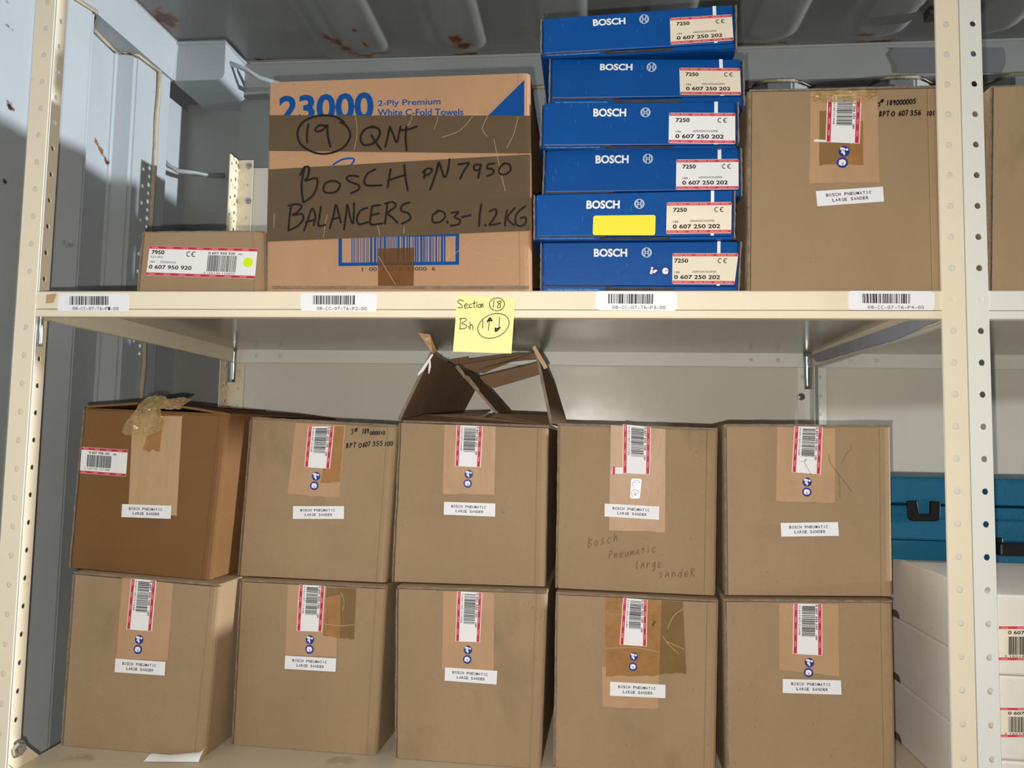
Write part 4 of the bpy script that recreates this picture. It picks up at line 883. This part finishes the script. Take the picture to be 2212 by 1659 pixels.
    pr.text('0 607 250 202', 14 + dx, 11, 8, 'black', width=102, bold=.026)
    pr.arc(108 + dx * .5, 50, 3.6, 5.2, 60, 300, 'black'); pr.arc(120 + dx * .5, 50, 3.6, 5.2, 60, 300, 'black'); pr.rect(115.5 + dx * .5, 49.2, 119.5 + dx * .5, 50.8, 'black')
    pr.emit('printed_marks', f, LQ, .0011, s_)
    r = random.Random(hash_s(label) + 5)
    sc = []
    for _ in range(9):
        a = tl.lerp(bl, r.random()).lerp(tr.lerp(br, .5), r.random() ** 2); sc.append((a, r.uniform(-.3, .3), r.uniform(.002, .008)))
    pr = Print(1, 1)
    for a, an, l in sc: pr.stroke([(a.x, a.y), (a.x + l * math.sin(an), min(a.y + l * math.cos(an), tl.y - .002))], .00035, 'scuff')
    pr.emit('scuff_mark', f, [V2((0, 1)), V2((1, 1)), V2((1, 0)), V2((0, 0))], .0003, fp)
    if extra: extra(f, root, c)
    return tl.y, tr.y
def b6x(f, root, c):
    icon(f, c(1203, 1217), 48 / 4.424, 'book', root, rot=False); icon(f, c(1315, 1220), 48 / 4.424, 'head', root, rot=False)
def b5x(f, root, c): sheet('yellow_sticker', f, [f.px(*c(*p)) for p in ((627, 691), (1222, 684), (1217, 878), (620, 876))], .0005, 'yellow', root, rnd=.0025)
t6 = blue('bottom blue carton of the stack, with two round safety symbols', .022, 310, ((150, 948), (2010, 935), (1982, 1362), (150, 1352)), ((632, 1010), (950, 1010), (950, 1078), (632, 1080)), (1136, 1042, 48), ((1383, 1050), (2012, 1050), (1975, 1348), (1380, 1344)), '190', ((1812, 935), (1843, 935), (1835, 1360), (1804, 1360)), b6x, zb=zt6)
t5 = blue('blue carton with a blank yellow sticker, second from the bottom of the stack', .006, 310, ((85, 488), (1950, 447), (1945, 880), (85, 888)), ((562, 550), (880, 548), (878, 618), (560, 622)), (1066, 577, 48), ((1328, 565), (1948, 560), (1944, 858), (1322, 865)), '185', ((1750, 451), (1782, 450), (1778, 880), (1748, 880)), b5x, zb=max(t6) + .0006)
t4 = blue('blue carton directly above the one with the yellow sticker', .030, 310, ((180, 66), (2010, 38), (2015, 440), (165, 466)), ((648, 118), (965, 116), (963, 185), (648, 188)), (1148, 146, 48), ((1420, 155), (2014, 150), (2014, 440), (1415, 444)), '184', ((1815, 40), (1850, 39), (1848, 440), (1812, 442)), zb=(t5[0] + .0008, t5[1] + .0008), ltone='white')
t3 = blue('blue carton third from the top of the stack, with a clean white label', .014, 0, ((155, 985), (1980, 970), (1985, 1380), (145, 1390)), ((627, 1043), (942, 1043), (940, 1110), (627, 1112)), (1125, 1075, 47), ((1350, 1080), (1982, 1082), (1983, 1378), (1345, 1370)), '190', ((1783, 972), (1817, 971), (1816, 1380), (1780, 1380)), zb=(t4[0] + .0008, t4[1] + .0008), ltone='white')
t2 = blue('blue carton just under the tilted top one, shifted right', .028, 0, ((235, 562), (2030, 565), (2040, 915), (230, 940)), ((692, 614), (1002, 614), (1000, 670), (690, 670)), (1183, 643, 46), ((1448, 650), (2028, 655), (2038, 910), (1455, 908)), '184', ((1828, 566), (1862, 566), (1876, 914), (1842, 916)), zb=(t3[0] + .0008, t3[1] + .0008))
fb1 = front(.012); zl, zr_ = fb1.px(1172, 127).y, fb1.px(1584, 104).y
t1 = blue('tilted topmost blue carton of the stack', .012, 0, ((150, 180), (1960, 45), (1965, 408), (150, 512)), ((622, 190), (932, 172), (935, 228), (625, 248)), (1112, 184, 46), ((1358, 175), (1950, 140), (1966, 388), (1365, 430)), '190', ((1765, 60), (1798, 57), (1813, 408), (1782, 412)), zb=(max(zl, t2[0] + .0005), max(zr_, t2[1] + .0005)))
# sander carton on the upper shelf, right
fc, rt_, Q = sander('large tan carton on the upper shelf, right of the blue stack, handwritten top right corner', (0, .012, 0), ((1624.7, 199.5), (2031.7, 191), (2043, 622), (1622, 622)),
       ((1751.3, 200), (1894.8, 197), (1899.8, 395.4), (1748.2, 395.4)), ((1786.8, 206), (1860.5, 204), (1856.2, 310.6), (1782.9, 307.5)), '0 607 356 101', ((1822.6, 327.9), (1818.8, 352.2)), ((1761.7, 413.6), (1906.4, 403.9), (1908.7, 436), (1764.8, 446.4)), zt6, group=None, seed=41, r=12)
tape(fc, ((1770, 240), (1787, 240), (1866, 355), (1769, 358)), 'tape_olive', rt_, .0005, .002); tape(fc, ((1858, 262), (1864, 262), (1864, 355), (1820, 358)), 'tape_amber', rt_, .0006, .002)
crumple('crinkled_tape', fc, [[(1752, 200, 0), (1753, 224, 0)], [(1790, 199, .001), (1788, 224, .001)], [(1822, 198, .002), (1822, 222, .002)], [(1868, 197, .001), (1866, 224, .001)], [(1894, 197, 0), (1893, 206, 0)]], .0022, .0022, 'tape_clear', rt_, 6)
sheet('torn_label', fc, px_quad(fc, ((1758.6, 301.6), (1783, 303), (1783, 307.5), (1758, 306.5))), .0007, 'white', rt_)
hand(fc, 'handwriting', rt_, .0006, [('S', (1895, 231), (1903, 230), 9), ('#', (1901, 224), (1909, 223), 8), ('189000005', (1913, 228), (1978, 224), 10), ('BPT', (1898, 252), (1921, 251), 10.5), ('0', (1924, 251), (1933, 250), 9), ('607', (1940, 251), (1961, 249), 10.5), ('356', (1964, 250), (1990, 249), 10.5), ('101', (2000, 250), (2019, 249), 9)], 'marker', 2.2)
carton('plain_carton', 'plain brown carton on the upper shelf of the right-hand bay, cut off by the frame', None, front(.012), ((2147, 189), (2520, 178), (2524, 622), (2143, 622)), .43, 'kraft', zt6, rim=(.0045, .002))
# crinkled film lying on the carton behind the post
r = random.Random(3); bm = bmesh.new(); xa, za = Q[1].x - .066, Q[1].y + ZO + .005
g = [[bm.verts.new((xa + i * .006, .05 + j * .012, za + .0005 + max(0, .040 - .0012 * (i - 6) ** 2 - .002 * (j - 4) ** 2) * (.4 + .6 * r.random()))) for j in range(9)] for i in range(13)]
for i in range(12):
    for j in range(8): bm.faces.new((g[i][j], g[i + 1][j], g[i + 1][j + 1], g[i][j + 1]))
o = link('plastic_film', bm, 'film'); tag(o, 'crinkled dark plastic film on top of the large upper right carton', 'plastic wrap')
# ------------------------------------------------------------------ right bay: white boxes and the teal case
GW = 'white boxes stacked beside the post'
xw = at(2152, 1400, 1, .030).x; zz = [ZT5 + .0004, ZO - .5451, ZO - .4470, ZO - .3522]
names = ('lowest visible white box of the stack behind the right post', 'middle white box of the stack behind the right post', 'top white box of the stack, under the teal case')
for k in range(3):
    root = thing('white_box', (xw + .15, .25, zz[k]), names[k], 'box', GW)
    bm = bmesh.new(); box(bm, xw, xw + .32, .030, .470, zz[k] + (.0006 if k else 0), zz[k + 1]); bevel(bm, .003, 2); link('box_body', bm, 'white_box', root)
    fcw = Face((xw, .470, ZO), (0, -1, 0)); fcw2 = front(.030)
    pr = Print(1, 1)
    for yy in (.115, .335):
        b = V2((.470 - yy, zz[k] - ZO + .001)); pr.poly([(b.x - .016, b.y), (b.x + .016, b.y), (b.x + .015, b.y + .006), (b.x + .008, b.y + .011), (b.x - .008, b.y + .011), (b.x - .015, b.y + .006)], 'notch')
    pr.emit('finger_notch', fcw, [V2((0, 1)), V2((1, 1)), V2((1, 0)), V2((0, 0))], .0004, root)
    if k > 0:
        ya, yb_ = ((1528, 1592), (1352, 1426))[k - 1]
        LQ = px_quad(fcw2, ((2157, ya), (2300, ya + 1), (2300, yb_ + 1), (2157, yb_))); s_ = sheet('barcode_label', fcw2, LQ, .0004, 'cream_lbl', root)
        pr = Print(143, 72); pr.rect(0, 66, 143, 71.5, 'red'); pr.rect(0, .5, 143, 6, 'red'); pr.bars(21, 12, 90, 50, 'black', 50 + k, 34); pr.text('0 607 561 102', 20, 55, 7, 'black', width=90, bold=.02); pr.text('3 165140', 12, 6.6, 4.4, 'ink_grey', width=50)
        for a in range(4):
            for y_ in (67.2, 1.6): pr.text('ORIGINAL', 4 + a * 36, y_, 3, 'pink', width=16, lift=1)
        pr.emit('printed_marks', fcw2, LQ, .0008, s_)
zc = zz[3] + .0005; yc = at(1935, 1209, 2, zc).y; hc = at(1990, 1031, 1, yc).z - zc
xc0, xc1 = 1.222, 1.66
root = thing('tool_case', ((xc0 + xc1) / 2, yc + .14, zc), 'teal plastic tool case with black latch, lying on the white boxes', 'tool case')
zl = lambda y_: at(1990, y_, 1, yc).z
bm = bmesh.new(); box(bm, xc0 + .002, xc1, yc + .002, yc + .27, zl(1168), zl(1092)); bevel(bm, .004, 2); box(bm, xc0 + .004, xc1 - .004, yc + .006, yc + .265, zc, zl(1169)); link('case_base', bm, 'teal', root)
bm = bmesh.new(); box(bm, xc0, xc1, yc, yc + .27, zl(1089.5), zc + hc); bevel(bm, .005, 2); box(bm, xc0 + .002, xc1 - .002, yc - .0012, yc + .01, zl(1086), zl(1080)); lid = link('case_lid', bm, 'teal', root)
bm = bmesh.new(); box(bm, xc0, xc1 - .002, yc - .0010, yc + .01, zl(1117), zl(1115)); link('moulded_rib', bm, 'teal', root)
fk = front(yc); P_ = lambda x, y_: fk.px(x, y_)
bm = bmesh.new(); slab(bm, fk, [P_(*p) for p in ((1957, 1081), (1977, 1081), (1978, 1112), (2006, 1112), (2007, 1081), (2027, 1083), (2026, 1120), (2021, 1125), (1966, 1125), (1959, 1119))][::-1], 0, .009); bevel(bm, .0015, 1); lt_ = link('latch', bm, 'blackp', root)
bm = bmesh.new(); slab(bm, fk, [P_(*p) for p in ((1979, 1080), (2005, 1080), (2005, 1110), (1979, 1110))][::-1], 0, .006); bevel(bm, .001, 1); link('latch_tab', bm, 'teal', lt_)
bm = bmesh.new(); slab(bm, fk, [P_(*p) for p in ((2140, 1168), (2300, 1172), (2300, 1200), (2140, 1196))][::-1], .006, .028); slab(bm, fk, [P_(*p) for p in ((2140, 1160), (2160, 1160), (2160, 1190), (2140, 1190))][::-1], 0, .012); bevel(bm, .003, 2); link('handle', bm, 'blackp', root)
# ------------------------------------------------------------------ loose paper
fn = front(-.0004); tl, tr, br, bl = px_quad(fn, ((988, 637), (1113, 644), (1105, 764), (979, 760)))
bm = bmesh.new(); rows = []
for i in range(11):
    s = i / 10; a, b = tl.lerp(bl, s), tr.lerp(br, s); rows.append([bm.verts.new(fn.P(a.lerp(b, k / 6), .0004 + .0030 * max(0, s - .35) ** 1.5)) for k in range(7)])
for A, B in zip(rows, rows[1:]):
    for k in range(6): bm.faces.new((A[k], A[k + 1], B[k + 1], B[k]))
nt_ = link('sticky_note', bm, 'note', None, True); tag(nt_, 'yellow sticky note with handwritten section and bin numbers on the shelf rim', 'sticky note')
nz_ = lambda x, y_: (480 + x / 2.9105, 620 + y_ / 2.9105)
def ell(cx, cy, rx, ry, a0=0, a1=375, tilt=0): 
    out = []
    for k in range(19):
        t = math.radians(a0 + (a1 - a0) * k / 18); x, y_ = rx * math.cos(t), ry * math.sin(t); c, s = math.cos(tilt), math.sin(tilt); out.append((cx + x * c - y_ * s, cy + x * s + y_ * c))
    return out
LN = [[(1520, 92), (1495, 85), (1485, 100), (1510, 118), (1508, 136), (1486, 132)], [(1528, 125), (1545, 118), (1538, 108), (1526, 122), (1532, 138), (1550, 132)], [(1572, 112), (1558, 115), (1558, 134), (1575, 130)], [(1590, 90), (1586, 120), (1590, 134)], [(1578, 108), (1600, 104)], [(1604, 112), (1604, 132)], [(1605, 98), (1606, 101)], [(1618, 112), (1612, 125), (1620, 134), (1630, 124), (1622, 112)], [(1632, 112), (1633, 134)], [(1633, 120), (1640, 110), (1644, 132)],
      ell(1730, 113, 47, 40, -40, 345, -.1), [(1712, 86), (1706, 132)], [(1748, 92), (1732, 100), (1750, 114), (1752, 130), (1734, 134), (1738, 116), (1758, 100), (1748, 90)],
      [(1504, 200), (1498, 268)], [(1496, 206), (1528, 200), (1538, 215), (1510, 232), (1540, 245), (1530, 264), (1496, 268)], [(1552, 250), (1556, 262)], [(1562, 225), (1562, 272)], [(1562, 250), (1574, 240), (1580, 272)],
      ell(1708, 248, 102, 72, -60, 320, -.42), [(1641, 212), (1640, 262)], [(1676, 276), (1684, 200)], [(1746, 194), (1742, 270)]]
strokes(fn, 'handwriting', nt_, .0045, [[nz_(*p) for p in l] for l in LN], 'black', 1.5)
strokes(fn, 'arrow_head', nt_, .0045, [[nz_(*p) for p in ((1670, 222), (1686, 198), (1698, 216))], [nz_(*p) for p in ((1678, 214), (1692, 214))], [nz_(*p) for p in ((1720, 262), (1722, 282), (1736, 272), (1748, 258))], [nz_(*p) for p in ((1724, 266), (1742, 264))]], 'black', 3.2)
bm = bmesh.new(); rows = []; yb0 = .055
pa, pb = at(310, 1645, 2, ZT5 + .001), at(429, 1646, 2, ZT5 + .001)
for i in range(13):
    s = i / 12; p = pa.lerp(pb, s); curl = .0025 + .009 * abs(s - .30) ** 1.1 + (.006 if s > .9 else 0) * (s - .9) * 10
    rows.append([bm.verts.new((p.x + .003 * t, p.y + .018 * t, p.z + curl * math.sin(min(1, t) * 1.9))) for t in (0, .2, .4, .6, .8, 1)])
for A, B in zip(rows, rows[1:]):
    for k in range(5): bm.faces.new((A[k], A[k + 1], B[k + 1], B[k]))
o = link('paper_scrap', bm, 'paper', None, True); tag(o, 'curled scrap of white paper lying on the lower shelf in front of the corner carton', 'paper')
